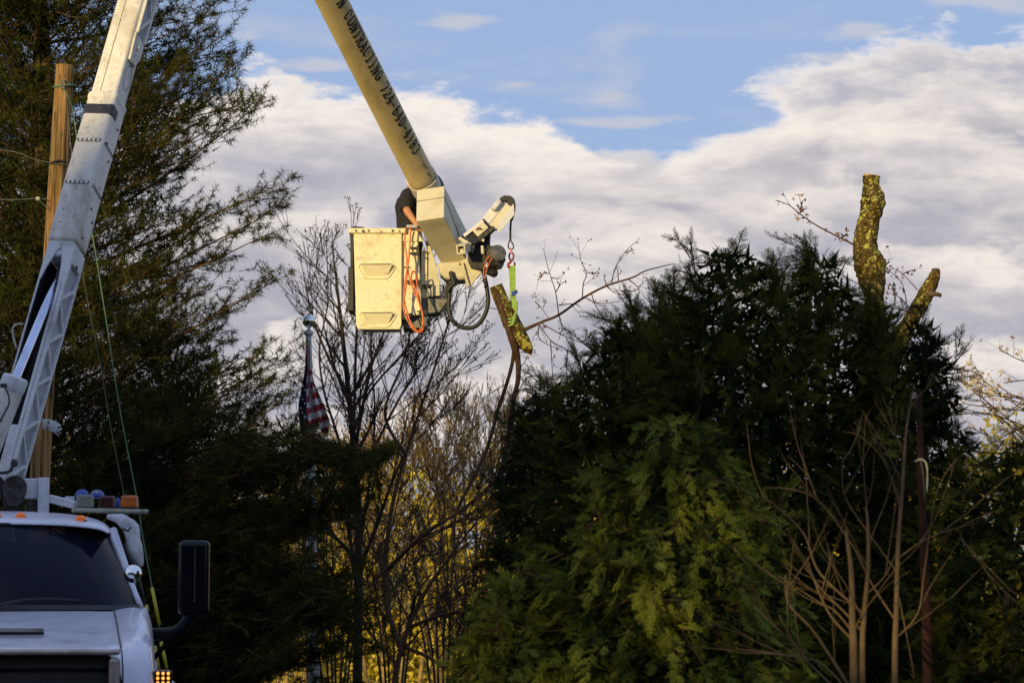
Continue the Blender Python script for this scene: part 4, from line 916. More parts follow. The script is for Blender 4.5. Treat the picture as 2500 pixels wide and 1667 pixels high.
for sg in (1, -1):
    rows = []
    for d in (-.02, .06, .25, .6, 1.0):
        k = {-.02: .12, .06: .55, .25: .85, .6: 1., 1.: 1.}[d]; row = []
        for i in range(12):
            a = math.pi*.5*i/11; row.append(TW(sg*(sb-.08+(.38)*math.sin(a)*(.75+.25*k)), d+.15, 1.12+(.51)*math.cos(a)*k))
        rows.append(row)
    MB().grid(rows).build('wheel_arch', M['cab_white'], truck, smooth=True, solid=.02)
    s_, _, z_ = TP(397, 1660, .10); s_ *= sg
    ts = MB().box(TW(s_, .10, z_), (.115, .07, .13), EX, ED, UP).build('turn_signal', M['red_lens'], truck, bevel=.018, seg=3)
    led, lnt, lb = new_mat('lit_amber_led'); lb.inputs['Emission Color'].default_value = (1, .42, .06, 1); lb.inputs['Emission Strength'].default_value = 1.6; lb.inputs['Base Color'].default_value = (.6, .3, .05, 1)
    for i in range(3):
        for j in range(4): MB().ball(TW(s_+(i-1)*.032, .062, z_+.043-j*.029), .0095, (1, .6, 1.15), 8).build('led', led, ts, smooth=True)
# chassis, wheels, body: mostly below the picture, but there
for sg in (1, -1): MB().box(TW(sg*.42, 4.4, .72), (.09, 8.6, .24), EX, ED, UP).build('frame_rail', M['black'], truck)
def wheel(s, d, w=.28):
    c = TW(s, d, .5); t = MB().lathe([(.30, -w/2), (.44, -w/2), (.5, -w/2+.05), (.5, w/2-.05), (.44, w/2), (.30, w/2)], c, EX, 28).build('wheel', M['black'], truck, smooth='auto')
    MB().lathe([(.05, -w/2-.02), (.27, -w/2+.02), (.30, -w/2+.01), (.30, w/2-.01), (.27, w/2-.02), (.05, w/2+.02)], c, EX, 20).build('rim', M['steel_white'], t, smooth='auto')
for sg in (1, -1): wheel(sg*.98, .95); wheel(sg*1.0, 6.3); wheel(sg*.68, 6.3)
MB().box(TW(0, 6.4, 1.02), (2.3, 4.4, .16), EX, ED, UP).build('deck', M['steel_white'], truck, bevel=.01)
for sg in (1, -1):
    for k in range(3):
        cb = MB().box(TW(sg*.98, 5.0+k*1.3, 1.4), (.44, 1.24, .6), EX, ED, UP).build('tool_locker', M['steel_white'], truck, bevel=.015)
        MB().box(TW(sg*1.206, 5.0+k*1.3, 1.4), (.012, 1.1, .5), EX, ED, UP).build('locker_door', M['cab_white'], cb, bevel=.004)
MB().cyl(TW(0, 4.3, 1.1), TW(0, 4.3, 1.75), .42, .36, 28).build('turret_base', M['steel_white'], truck, smooth='auto')
MB().hexa([TW(-.32, 4.05, 1.75), TW(.25, 4.05, 1.75), TW(.25, 4.6, 1.75), TW(-.32, 4.6, 1.75)], [TW(-.26, 4.15, 2.75), TW(.1, 4.15, 2.75), TW(.1, 4.5, 2.75), TW(-.26, 4.5, 2.75)]).build('turret', M['steel_white'], truck, bevel=.02)
# posts, pipes and shelf behind the cab roof
def tbox(px0, py0, px1, py1, d, t, name, mat, parent=truck, bevel=.008, **k):
    a, b = TP(px0, py0, d), TP(px1, py1, d)
    return MB().box(TW((a[0]+b[0])/2, d+t/2, (a[2]+b[2])/2), (abs(b[0]-a[0]), t, abs(a[2]-b[2])), EX, ED, UP).build(name, mat, parent, bevel=bevel, **k)
tbox(93, 1165, 119, 1262, 3.55, .10, 'post', M['steel_white']); tbox(60, 1167, 92, 1217, 3.60, .08, 'panel', M['steel_white']); tbox(62, 1219, 91, 1262, 3.61, .08, 'panel', M['dark_steel'])
mb = MB().lathe([(.088, 0), (.088, .9)], TQ(36, 1190, 3.38), ED, 28); pe = mb.build('pipe', M['black'], truck, smooth='auto')
MB().lathe([(.072, -.004), (.088, -.004), (.088, .03), (.072, .03)], TQ(36, 1190, 3.38), ED, 28).build('pipe_rim', M['dark_steel'], pe, smooth='auto')
pe = MB().lathe([(.075, 0), (.075, .8)], TQ(-14, 1183, 3.5), ED, 24).build('pipe', M['black'], truck, smooth='auto')
MB().tube(bez([TQ(-20, 1152, 3.3), TQ(5, 1154, 3.3), TQ(24, 1150, 3.3), TQ(30, 1140, 3.3), TQ(35, 1128, 3.3)], 4), .012, 8).build('hook_bar', M['dark_steel'], truck, smooth=True)
MB().ball(TQ(35, 1130, 3.3), .028, (1, 1, 1.1), 10).build('hook_bar', M['dark_steel'], truck, smooth=True)
MB().tube(bez([TQ(10, 1215, 3.5), TQ(14, 1235, 3.5), TQ(30, 1244, 3.5), TQ(48, 1238, 3.5)], 4), .010, 6).build('cable', M['black'], truck, smooth=True)
x0, x1 = TQ(119, 1216, 3.6), TQ(187, 1233, 3.45)
MB().obox(x0, x1, .07, .055, UP).build('shelf_arm', M['steel_white'], truck, bevel=.006)
tbox(158, 1211, 182, 1222, 3.62, .1, 'panel', M['steel_white'])
MB().obox(TQ(176, 1244.5, 3.3), TQ(361, 1249, 3.3), .20, .024, UP).build('shelf', M['cream_steel'], truck, bevel=.006)
sh = MB().cyl(TQ(352, 1248.5, 3.2), TQ(361, 1249, 3.2), .016, n=10).build('shelf_end', M['cream_steel'], truck)
def lamp(px0, px1, pyt, mat):
    a, b = TP(px0, pyt, 3.24), TP(px1, 1241.5, 3.24); w = b[0]-a[0]; c = TW((a[0]+b[0])/2, 3.3, b[2]); h = a[2]-b[2]
    o = MB().hexa([c+EX*i*w*.48+ED*j*.055 for i, j in ((-1, -1), (1, -1), (1, 1), (-1, 1))], [c+EX*i*w*.44+ED*j*.05+UP*h for i, j in ((-1, -1), (1, -1), (1, 1), (-1, 1))]).build('roof_lamp', mat, truck, bevel=.016, seg=3)
    MB().box(c+UP*.006, (w*1.02, .12, .012), EX, ED, UP).build('lamp_base', M['black'], o); return o
lamp(185, 231, 1206, M['clear_lens']); lamp(241, 283, 1209, M['red_lens']); lamp(294, 339, 1208, M['amber'])
def helmet(px, py, w, label, stripe):
    c = TQ(px, py, 3.52); r = w*mpp(20.9)/2; t = thing('hard_hat', label, 'hard hat', tuple(c), 'blue hard hats on the shelf behind the cab')
    rows = []
    for i in range(7):
        a = math.pi/2*i/6; rows.append([c+EX*math.cos(b)*r*math.cos(a)+ED*math.sin(b)*r*1.2*math.cos(a)+UP*(r*1.0*math.sin(a)) for b in [6.2832*j/18 for j in range(18)]])
    MB().grid(rows, True).build('shell', M['blue'], t, smooth=True, solid=.004)
    MB().lathe([(r*.96, -.006), (r*1.12, -.008), (r*1.12, .0), (r*.96, .004)], c, UP, 20).build('brim', M['blue'], t, smooth='auto')
    if stripe:
        mb = MB(); mb.grid([[c+EX*math.sin(b)*r*.80-ED*r*1.2*math.cos(b)*.83+UP*(r*(.50+h)+.10*r*math.sin(b)) for b in (-1.0, -.6, -.2, .2)] for h in (0, .26)]); mb.build('tape', M['yellow_tape'], t, solid=.003)
helmet(200, 1211, 33, 'plain blue hard hat behind the cloudy clear lamp', False); helmet(237, 1213, 35, 'blue hard hat with a yellow-green tape stripe', True)
bt_ = thing('blue_bottle', 'slim blue container standing between the dark red and amber roof lamps', 'bottle', tuple(TQ(287, 1242, 3.42)))
c = TQ(287, 1240.5, 3.42); MB().lathe([(.015, 0), (.0175, .004), (.0175, .058), (.012, .07)], c, UP, 14).build('body', M['blue'], bt_, smooth='auto'); MB().lathe([(.010, .07), (.010, .082)], c, UP, 12).build('cap', M['blue_cloth'], bt_)
# white tarpaulin bundle hung behind the mirror side of the cab
tp = thing('tarpaulin', 'wrinkled white tarpaulin bundle hanging bent beside the cab roof', 'tarpaulin', tuple(TQ(330, 1380, 2.75)))
pth = bez([TQ(262, 1260, 2.9), TQ(282, 1264, 2.88), TQ(302, 1272, 2.85), TQ(318, 1290, 2.85), TQ(325, 1315, 2.82), TQ(329, 1345, 2.8), TQ(336, 1368, 2.8), TQ(343, 1384, 2.8)], 5)
mb = MB(); n = 16; prv = None; rads = np.interp(np.arange(len(pth)), [0, 5, 10, 15, 20, 25, 30, 35], [5, 9, 15, 19, 18, 20, 15, 7])*mpp(20.3)
mb.tube(pth, list(rads), n)
for i in range(len(pth)):
    for j in range(n):
        v = Vector(mb.v[i*n+j]); f = 1+.12*math.sin(j*2.1+i*.25)+.05*math.sin(j*1.1-i*.7)+random.uniform(-.03, .03); mb.v[i*n+j] = tuple(pth[i]+(v-pth[i])*f)
mb.build('cloth', M['tarp'], tp, smooth=True)
MB().tube([TQ(318, 1288, 2.78), TQ(312, 1296, 2.74), TQ(300, 1290, 2.76)], .008, 6).build('tie', M['black'], tp)

# ------------------------------------------------------------------ lower boom
A0, A1 = P(6, 1160, 21.3), P(499, -590, 23.9); AX = (A1-A0).normalized(); LB = (A1-A0).length
vv = ((A0+A1)/2-Vector((0, 0, CAMZ))).normalized(); rr_ = vv.cross(AX).normalized(); cc = rr_.cross(AX); ph = math.radians(27)
BN = cc*math.cos(ph)-rr_*math.sin(ph); BS = rr_*math.cos(ph)+cc*math.sin(ph)
def proj(p):
    q = Vector(p)-Vector((0, 0, CAMZ)); c, s = math.cos(PITCH), math.sin(PITCH); f = q.y*c+q.z*s; return 1250+F*q.x/f, 833.5-F*(-q.y*s+q.z*c)/f
def t_at(py, a, ax, L=12.):
    lo, hi = -2., L; s0 = proj(a+ax*lo)[1] > py
    for _ in range(50):
        m_ = (lo+hi)/2
        if (proj(a+ax*m_)[1] > py) == s0: lo = m_
        else: hi = m_
    return lo
def tb(py): return t_at(py, A0, AX)
def BP(t, s, n): return A0+AX*t+BS*s+BN*n
def bbox(t0, t1, s0, s1, n0, n1, name, mat, parent, bevel=.0, seg=3, **k):
    return MB().hexa([BP(t0, s0, n0), BP(t0, s1, n0), BP(t0, s1, n1), BP(t0, s0, n1)], [BP(t1, s0, n0), BP(t1, s1, n0), BP(t1, s1, n1), BP(t1, s0, n1)]).build(name, mat, parent, bevel=bevel, seg=seg, **k)
boom = bbox(tb(607), tb(252), -.124, .124, -.13, .13, 'lower_boom', M['boom_white'], truck, bevel=.034, seg=4)
bbox(tb(264), tb(243), -.128, .128, -.134, .134, 'sleeve_collar', M['boom_white'], boom, bevel=.03, seg=4)
bbox(tb(254), LB+.1, -.112, .112, -.118, .118, 'upper_section', M['boom_white'], boom, bevel=.026, seg=4)
bbox(tb(304), tb(272), -.1275, .129, -.0, .1335, 'black_band', M['black_tape'], boom, bevel=.03, seg=4)
# long crease on the upper section
MB().tube([BP(t_, -.028+.0*t_, .1185) for t_ in (tb(243), tb(120), tb(-100), tb(-500))], .0028, 5).build('seam', M['dark_steel'], boom)
for py in (367, 470): 
    t = tb(py); r_ = .1245; ring = [BP(t, -r_, .03), BP(t, -r_, .10), BP(t, -r_+.032, .1312), BP(t, 0, .1315), BP(t, r_-.035, .1312), BP(t, r_+.0015, .10), BP(t, r_+.0015, 0), BP(t, r_+.0015, -.1)]
    MB().tube(ring, .0026, 5).build('seam', M['dark_steel'], boom)
    mb = MB()
    for k in range(6): mb.box(BP(t+.016, -.095+k*.038, .1315), (.010, .022, .004), BS, AX, BN)
    for k in range(6): mb.box(BP(t+.016, .1255, .085-k*.036), (.010, .022, .004), BN, AX, BS)
    o = mb.build('rivets', M['black'], boom); o['kind'] = 'stuff'
mb = MB()
for py, n in ((283, .045), (307, -.06), (360, .06), (386, -.05), (512, .02), (533, -.06), (585, .03), (606, -.06)):
    mb.lathe([(.011, 0), (.011, .006), (.004, .007)], BP(tb(py), .1245, n), BS, 12)
for py, s in ((272, .01), (335, -.04), (500, -.06), (532, -.05), (564, -.045)): mb.lathe([(.005, 0), (.005, .004)], BP(tb(py), s, .130), BN, 8)
o = mb.build('bolts', M['dark_steel'], boom); o['kind'] = 'stuff'
MB().tube([BP(tb(190)+.16*math.cos(a)*.72, .1125, -.005+.062*math.sin(a)) for a in [6.2832*i/28 for i in range(29)]], .0022, 5).build('hatch_outline', M['dark_steel'], boom)
def truss(t0, t1, s, n0, n1, pitch, parent, mat, wbar=.024, th=.034, rail=.024, ph0=0):
    """perforated side plate: two rails and zigzag webs standing proud of a recessed back"""
    MB().hexa([BP(t0, s, n0), BP(t0, s+.006, n0), BP(t0, s+.006, n1), BP(t0, s, n1)], [BP(t1, s, n0), BP(t1, s+.006, n0), BP(t1, s+.006, n1), BP(t1, s, n1)]).build('web_plate', M['steel_shade_grime'], parent)
    for na, nb in ((n0, n0+rail), (n1-rail, n1)): bbox(t0, t1, s+.0061, s+th, na, nb, 'rail', mat, parent, bevel=.003, seg=2)
    t = t0+ph0; up = True; k = 0
    while t+pitch/2 < t1:
        a, b = (n1-rail*.5, n0+rail*.5) if up else (n0+rail*.5, n1-rail*.5)
        MB().obox(BP(t, s+.0055+th/2-.004, a), BP(t+pitch/2, s+.0055+th/2-.004, b), th-.008, wbar, BS.cross((BP(t+pitch/2, s, b)-BP(t, s, a)).normalized())).build('brace', mat, parent, bevel=.003)
        t += pitch/2; up = not up
# steel lower section: open channel with perforated right flank
lt0, lt1 = tb(1200), tb(603)
ls = bbox(lt0, tb(640), -.108, -.094, -.115, .112, 'boom_channel', M['steel_white'], truck, bevel=.004)
bbox(lt0, lt1, -.0935, .0935, -.118, -.106, 'channel_back', M['black'], ls)
bbox(lt0, tb(640), -.0935, -.090, -.10, .10, 'channel_shade_sheet', M['black'], ls)  # black sheet added for the shade inside the channel, like the black back
bbox(tb(640), lt1, -.100, .100, -.11, .10, 'channel_head', M['steel_white'], ls, bevel=.02)
for pts in ([(-.108, 690), (-.108, 606), (.0, 606), (.02, 618), (-.02, 630), (-.07, 672), (-.092, 700)], [(.108, 700), (.108, 606), (.0, 606), (.0, 618), (.030, 630), (.052, 670), (.066, 712), (.078, 712)]):
    MB().prism([BP(tb(py), s, .113) for s, py in pts], -BN*.02).build('channel_gusset', M['steel_white'], ls, bevel=.004)
bbox(lt0, tb(700), .066, .0935, .09, .113, 'channel_lip', M['steel_white'], ls, bevel=.006)
bbox(lt0, tb(1050), .0, .0934, .06, .112, 'channel_lip', M['steel_white'], ls, bevel=.02)
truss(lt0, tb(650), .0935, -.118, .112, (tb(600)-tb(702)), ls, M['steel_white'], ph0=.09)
bbox(tb(655), tb(612), .094, .126, -.115, .112, 'side_cap', M['steel_white'], ls, bevel=.006)
MB().lathe([(.018, 0), (.018, .006), (.008, .006)], BP(tb(652), .126, -.005), BS, 14).build('pivot_pin', M['black'], ls)
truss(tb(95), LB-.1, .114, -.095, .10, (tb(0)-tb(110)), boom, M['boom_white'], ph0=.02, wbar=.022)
MB().prism([BP(tb(96), .1135, .10), BP(tb(96), .1135, -.095), BP(tb(130), .1135, -.095), BP(tb(157), .1135, -.04), BP(tb(158), .1135, .085), BP(tb(110), .1135, .10)], BS*.022).build('truss_end', M['boom_white'], boom, bevel=.004)
MB().tube(bez([BP(tb(110), .14, .02), BP(tb(120), .15, .03), BP(tb(128), .14, .015)], 4), .007, 6).build('latch', M['steel_white'], boom)
MB().tube(bez([P(56, 791, 21.25), P(40, 792, 21.25), P(31, 802, 21.25), P(33, 825, 21.25), P(40, 851, 21.25)], 4), .008, 8).build('grab_handle', M['cream_steel'], ls, smooth=True)
mb = MB(); rows = [[TQ(x, y, d) for x, y, d in r_] for r_ in ([(104, 1023, 4.0), (120, 1023, 3.97), (136, 1028, 3.95), (149, 1037, 3.95)], [(105, 1048, 4.0), (119, 1050, 3.97), (133, 1056, 3.95), (143, 1065, 3.95)])]
bk = mb.grid(rows).build('bracket', M['steel_white'], truck, solid=.012, smooth=True)
mb = MB()
for x, y in ((118, 1031), (116, 1045), (144, 1043), (141, 1056)): mb.lathe([(.009, -.012), (.009, .0)], TQ(x, y, 3.95), ED, 10)
o = mb.build('bolts', M['black'], bk); o['kind'] = 'stuff'
# lift cylinder
c0, c1 = P(-75, 1215, 21.0), P(39, 921, 20.9); cy = MB().cyl(c0, c1, .092, .092, 32).build('lift_cylinder', M['boom_white'], truck, smooth='auto', bevel=.015)
dcy = (c1-c0).normalized(); MB().lathe([(.094, -.10), (.097, -.09), (.097, -.012), (.088, .004), (.03, .008)], c1, dcy, 32).build('cylinder_gland', M['steel_white'], cy, smooth='auto')
MB().cyl(c1-dcy*.05, P(150, 655, 22.05), .033, .031, 24).build('cylinder_rod', M['rod'], cy, smooth='auto')
MB().tube(bez([P(2, 941, 20.78), P(12, 946, 20.76), P(20, 962, 20.76), P(22, 985, 20.76), P(10, 1010, 20.8), P(0, 1030, 20.85)], 4), .006, 6).build('hydraulic_line', M['dark_steel'], cy, smooth=True)
MB().box(P(9, 941, 20.76), (.05, .03, .03)).build('line_fitting', M['dark_steel'], cy, bevel=.006)
# ------------------------------------------------------------------ upper boom
E = P(505, -600, 24.0); TIP = P(1038, 452, 29.85); UX = (TIP-E).normalized(); UL = (TIP-E).length
MB().cyl(E+Vector((-.22, .05, 0)), E+Vector((.25, -.05, 0)), .20, .20, 28).build('elbow', M['steel_white'], truck, smooth='auto', bevel=.02)
vm = (P(900, 200, 28)-Vector((0, 0, CAMZ))).normalized(); UR = vm.cross(UX)
UR = UR if UR.x > 0 else -UR; UR.normalize(); UC = UX.cross(UR).normalized(); UC = UC if UC.dot(vm) < 0 else -UC
def UPt(t, th, r): 
    c, s = math.cos(th), math.sin(th); k = (abs(c)**2.7+abs(s)**2.7)**(-1/2.7); return E+UX*t+(UC*c+UR*s)*r*k
RB = .146
RB = .150
rows = [[UPt(t, 6.2832*j/40, RB) for j in range(40)] for t in (0, UL*.25, UL*.5, UL*.75, UL-.25, UL+.05)]
ub = MB().grid(rows, True).build('upper_boom', M['upper_boom'], truck, smooth=True)
tt = t_at(433, E, UX, UL+1); MB().grid([[UPt(t, 6.2832*j/40, RB+.006) for j in range(40)] for t in (tt-.0, UL+.06)], True).build('boom_collar', M['cover'], ub, smooth='auto', solid=.01)
MB().tube([UPt(tt-.02, -1.2+2.6*i/14, RB+.002) for i in range(15)], .003, 5).build('seam', M['dark_steel'], ub)
for k in range(2): MB().obox(UPt(tt-.35+k*.16, .50, RB+.002), UPt(tt-.26+k*.16, .62, RB+.002), .012, .006).build('clip', M['black'], ub)
# lettering as raised strokes wrapped on the boom
def arc(cx, cy, rx, ry, a0, a1, n=10): return [(cx+rx*math.cos(math.radians(a0+(a1-a0)*i/n)), cy+ry*math.sin(math.radians(a0+(a1-a0)*i/n))) for i in range(n+1)]
def sf(x, y, w=.16): return [(x-w, y), (x+w, y)]
G = {'C': [arc(.33, .5, .28, .45, 50, 310), [(.51, .62), (.51, .93)]], 'O': [arc(.33, .5, .29, .45, 0, 360, 16)],
 'N': [[(.10, 0), (.10, 1)], [(.10, 1), (.54, 0)], [(.54, 0), (.54, 1)], sf(.10, .03, .13), sf(.08, .97, .12), sf(.54, .97, .13)],
 'T': [[(.32, 0), (.32, 1)], [(.02, .96), (.62, .96)], [(.04, .78), (.04, .98)], [(.60, .78), (.60, .98)], sf(.32, .03)],
 'R': [[(.13, 0), (.13, 1)], [(.13, .96), (.36, .96)]+arc(.36, .73, .18, .23, 90, -90)+[(.13, .5)], [(.32, .5), (.56, .02)], sf(.13, .03, .12), sf(.58, .03, .09), sf(.09, .97, .08)],
 'A': [[(.06, 0), (.32, 1)], [(.32, 1), (.58, 0)], [(.16, .34), (.48, .34)], sf(.08, .03, .12), sf(.57, .03, .12)],
 'I': [[(.32, 0), (.32, 1)], sf(.32, .03, .15), sf(.32, .97, .15)], 'G': [arc(.33, .5, .28, .45, 50, 330), [(.56, .10), (.56, .44)], [(.36, .44), (.62, .44)], [(.51, .62), (.51, .93)]],
 '7': [[(.08, .95), (.56, .95), (.26, 0)], [(.08, .80), (.08, .95)]], '2': [arc(.32, .72, .22, .24, 170, -20, 8)+[(.08, .04), (.56, .04)], [(.56, .04), (.56, .18)]],
 '4': [[(.42, 0), (.42, 1), (.04, .30), (.60, .30)], sf(.42, .03, .13)], '-': [[(.10, .42), (.50, .42)]],
 '6': [[(.50, .90), (.38, .95), (.24, .88), (.12, .62), (.10, .34)], arc(.32, .30, .22, .26, 0, 360, 14)], '0': [arc(.32, .5, .22, .45, 0, 360, 16)],
 '1': [[(.32, 0), (.32, .97), (.16, .84)], sf(.32, .03, .15)], '8': [arc(.32, .72, .18, .23, 0, 360, 12), arc(.32, .27, .22, .24, 0, 360, 12)],
 '3': [arc(.30, .71, .20, .24, 150, -80, 9), arc(.30, .27, .23, .25, 80, -150, 10)]}
def letters(text, ta, tz):
    adv = (tz-ta)/24.0; th0, th1 = math.radians(10), math.radians(56)
    for i, ch_ in enumerate(text):
        if ch_ == ' ': continue
        mb = MB(); t0 = ta+(i-2)*adv
        for st_k in G[ch_]:
            P2 = [Vector((x, y)) for x, y in st_k]
            for a, b in zip(P2[:-1], P2[1:]):
                d = b-a
                if d.length < 1e-5: continue
                horiz = abs(d.x) > abs(d.y)*1.2; w = .048 if horiz else .068; u = d.normalized(); nrm = Vector((-u.y, u.x))*w; a2, b2 = a-u*.03, b+u*.03
                m_ = max(1, int(abs(d.y)/.2))
                for q in range(m_):
                    k0, k1 = a2+(b2-a2)*q/m_, a2+(b2-a2)*(q+1)/m_
                    c4 = [k0-nrm, k1-nrm, k1+nrm, k0+nrm]
                    f = lambda v, r: UPt(t0+v.x*adv*1.24, th0+(th1-th0)*v.y, r)
                    mb.hexa([f(v, RB+.0006) for v in c4], [f(v, RB+.0035) for v in c4])
        mb.build('letter', M['ink'], ub)
ta, tz = t_at(18, E, UX, UL+1), t_at(361, E, UX, UL+1)
letters('N CONTRACTING 724-640-4183', ta, tz)
# knuckle cover at the boom tip
C0 = P(1084, 530, 29.35); h1 = Vector((-1, 0, 0)); h1 = (h1-UX*h1.dot(UX)).normalized(); h2 = UX.cross(h1); h2 = h2 if h2.z > 0 else -h2
def K(i, j, k): return C0+h1*i+h2*j+UX*k
kn = MB().hexa([K(0, 0, 0), K(.305, 0, 0), K(.305, .40, 0), K(0, .40, 0)], [K(0, 0, .88), K(.27, 0, .88), K(.27, .40, .88), K(0, .40, .88)]).build('knuckle_cover', M['cover'], truck, bevel=.012, seg=2)
# panel seams and the slot the boom enters
MB().tube([K(-.001, .26, .01), K(-.002, .10, .76)], .004, 5).build('seam', M['black'], kn); MB().tube([K(.30, .25, -.001), K(0, .25, -.001)], .003, 5).build('seam', M['dark_steel'], kn)
for k in (.1, .45, .7): MB().lathe([(.010, -.004), (.010, .006)], K(.0, .26-.17*k, k+.03), -h1, 8).build('bolt', M['steel_white'], kn)
MB().prism([K(-.003, .10, .66), K(-.003, .22, .70), K(-.003, .12, .84), K(-.003, .02, .80)], -h1*-.02+h1*0).build('opening', M['black'], kn)
pc = UPt(UL+.035, 0, 0); MB().grid([[UPt(UL+.02, 6.2832*j/32, RB+.012) for j in range(32)], [UPt(UL+.075, 6.2832*j/32, RB+.03) for j in range(32)]], True).build('boom_boot', M['black'], kn, smooth=True, solid=.008)
MB().slab([(1066, 640), (1124, 636), (1160, 618), (1180, 632), (1172, 664), (1150, 680), (1120, 684), (1090, 683), (1074, 668)], 29.98, .40).build('pivot_housing', M['cover'], truck, bevel=.045, seg=4)
MB().lathe([(.012, 0), (.012, .008)], P(1123, 645, 29.97), (0, -1, 0), 12).build('bolt', M['black'], kn)
MB().prism([P(1124, 641, 29.9), P(1131, 640, 29.9), P(1147, 699, 29.9), P(1140, 701, 29.9)], (0, .05, 0)).build('strut', M['cover'], truck, bevel=.004)
MB().slab([(1131, 640), (1178, 612), (1176, 664), (1147, 700)], 29.94, .02).build('side_plate', M['cover'], truck, bevel=.003)
# ------------------------------------------------------------------ jib, winch, hook
Yj = 29.85
jb = MB().obox(P(1178, 553, Yj), P(1226, 494, Yj+.05), .10, .11, Vector((0, -1, .2))).build('jib', M['steel_white'], truck, bevel=.006)
MB().obox(P(1138, 590, Yj-.05), P(1190, 548, Yj), .13, .13, Vector((0, -1, .2))).build('jib_clamp', M['black'], jb, bevel=.012)
MB().obox(P(1133, 578, Yj-.10), P(1180, 541, Yj-.08), .035, .07, Vector((0, -1, .2))).build('clamp_plate', M['steel_white'], jb, bevel=.004)
MB().obox(P(1160, 571, Yj-.13), P(1186, 549, Yj-.12), .09, .02, Vector((0, -1, .2))).build('clamp_plate', M['cover'], jb, bevel=.004)
MB().obox(P(1141, 592, Yj-.15), P(1164, 585, Yj-.12), .09, .05, Vector((0, -1, .2))).build('clamp_block', M['dark_steel'], jb, bevel=.008)
MB().obox(P(1150, 600, Yj-.16), P(1122, 583, Yj-.10), .03, .06, Vector((0, -1, .2))).build('clamp_plate', M['cover'], jb, bevel=.004)
MB().tube(bez([P(1163, 561, Yj-.15), P(1169, 556, Yj-.18), P(1175, 560, Yj-.15)], 4), .008, 6).build('pin', M['red_hook'], jb)
# hollow square tube stub
a, b = P(1125, 609, 29.55), P(1148, 598, 29.85); x_, y_, z_ = frame(a, b); w = .096
stb = MB()
for i, j, ww, hh in ((0, 1, w, .014), (0, -1, w, .014), (1, 0, .014, w-.028), (-1, 0, .014, w-.028)): stb.obox(a+x_*i*(w-.014)/2+y_*j*(w-.014)/2, b+x_*i*(w-.014)/2+y_*j*(w-.014)/2, ww, hh)
so = stb.build('square_tube', M['cover'], jb)
MB().cyl(a+y_*-.02+z_*.03, b, .022, n=12).build('tube_pin', M['cover'], so); MB().box(b, (.09, .02, .09)).build('tube_end', M['cover'], so)
for i, (a_, b_, w_, mt) in enumerate((((1155, 602), (1152, 616), .02, 'cover'), ((1163, 588), (1182, 584), .022, 'cover'), ((1176, 582), (1181, 590), .02, 'cover'), ((1177, 600), (1178, 620), .028, 'cover'), ((1166, 586), (1206, 556), .045, 'dark_steel'))):
    MB().obox(P(*a_, Yj-.12), P(*b_, Yj-.12), w_, w_).build('linkage', M[mt], jb, bevel=.004)
MB().cyl(P(1168, 591, Yj-.08), P(1207, 557, Yj-.05), .028, n=14).build('jib_cylinder', M['dark_steel'], jb, smooth='auto')
MB().tube([P(1151+7*math.cos(a), 603+8*math.sin(a), Yj-.14) for a in [6.2832*i/14 for i in range(15)]], .006, 6).build('shackle', M['dark_steel'], jb)
MB().slab([(1140, 612), (1162, 596), (1186, 566), (1198, 566), (1196, 590), (1200, 612), (1186, 640), (1178, 662), (1150, 654), (1142, 636)], Yj+.02, .2).build('valve_block', M['black'], jb, bevel=.012)
MB().obox(P(1203, 556, Yj-.08), P(1245, 504, Yj-.06), .095, .055, Vector((0, -1, .2))).build('jib_cover', M['cover'], jb, bevel=.004)
MB().prism([P(1212, 549, Yj-.14), P(1254, 497, Yj-.12), P(1256, 524, Yj-.12), P(1217, 570, Yj-.14)], (0, .012, 0)).build('jib_cover', M['steel_white'], jb)
MB().obox(P(1203, 515, Yj-.04), P(1221, 492, Yj-.02), .06, .13, Vector((0, -1, .2))).build('cloth_wrap', M['tarp'], jb, bevel=.02, seg=3)
MB().slab([(1217, 490), (1222, 482), (1231, 477), (1247, 478), (1256, 486), (1259, 500), (1257, 520), (1252, 536), (1246, 538), (1242, 530), (1247, 505), (1238, 492)], Yj-.04, .10).build('sheave_guard', M['black'], jb, bevel=.012)
MB().lathe([(.055, -.02), (.045, 0), (.055, .02)], P(1246, 510, Yj-.0), (0, 1, 0), 20).build('sheave', M['dark_steel'], jb, smooth='auto')
wn = MB().cyl(P(1196, 622, Yj+.05), P(1217, 618, Yj-.13), .088, n=28).build('winch', M['grey_motor'], jb, smooth='auto', bevel=.008)
MB().lathe([(.085, 0), (.085, .006), (.07, .012)], P(1217, 618, Yj-.13), (.38, -.92, .1), 28).build('winch_plate', M['grey_motor'], wn, smooth='auto')
for a_, b_, r_ in (((1198, 648), (1222, 640), .055), ((1190, 660), (1208, 668), .045), ((1214, 636), (1228, 634), .035), ((1205, 655), (1222, 650), .03)): MB().cyl(P(*a_, Yj+.03), P(*b_, Yj-.08), r_, n=16).build('hydraulic_motor', M['dark_steel'], wn, smooth='auto', bevel=.006)
for pth_, r_ in (([(1203, 624), (1193, 627), (1185, 640), (1181, 660), (1181, 680)], .0055), ([(1202, 628), (1196, 640), (1189, 655), (1184, 680)], .0055)): MB().tube(bez([P(x, y, Yj-.16) for x, y in pth_], 5), r_, 8).build('orange_line', M['orange_hose'], truck, smooth=True)
MB().tube(bez([P(x, y, Yj-.14) for x, y in ((1163, 640), (1166, 652), (1176, 658), (1184, 652))], 5), .009, 8).build('hose', M['black'], truck, smooth=True)
rope = MB().tube([P(1248, 532, Yj-.0), P(1246, 560, Yj-.0), P(1246, 586, Yj-.0)], .011, 8).build('winch_rope', M['rope_black'], truck, smooth=True)
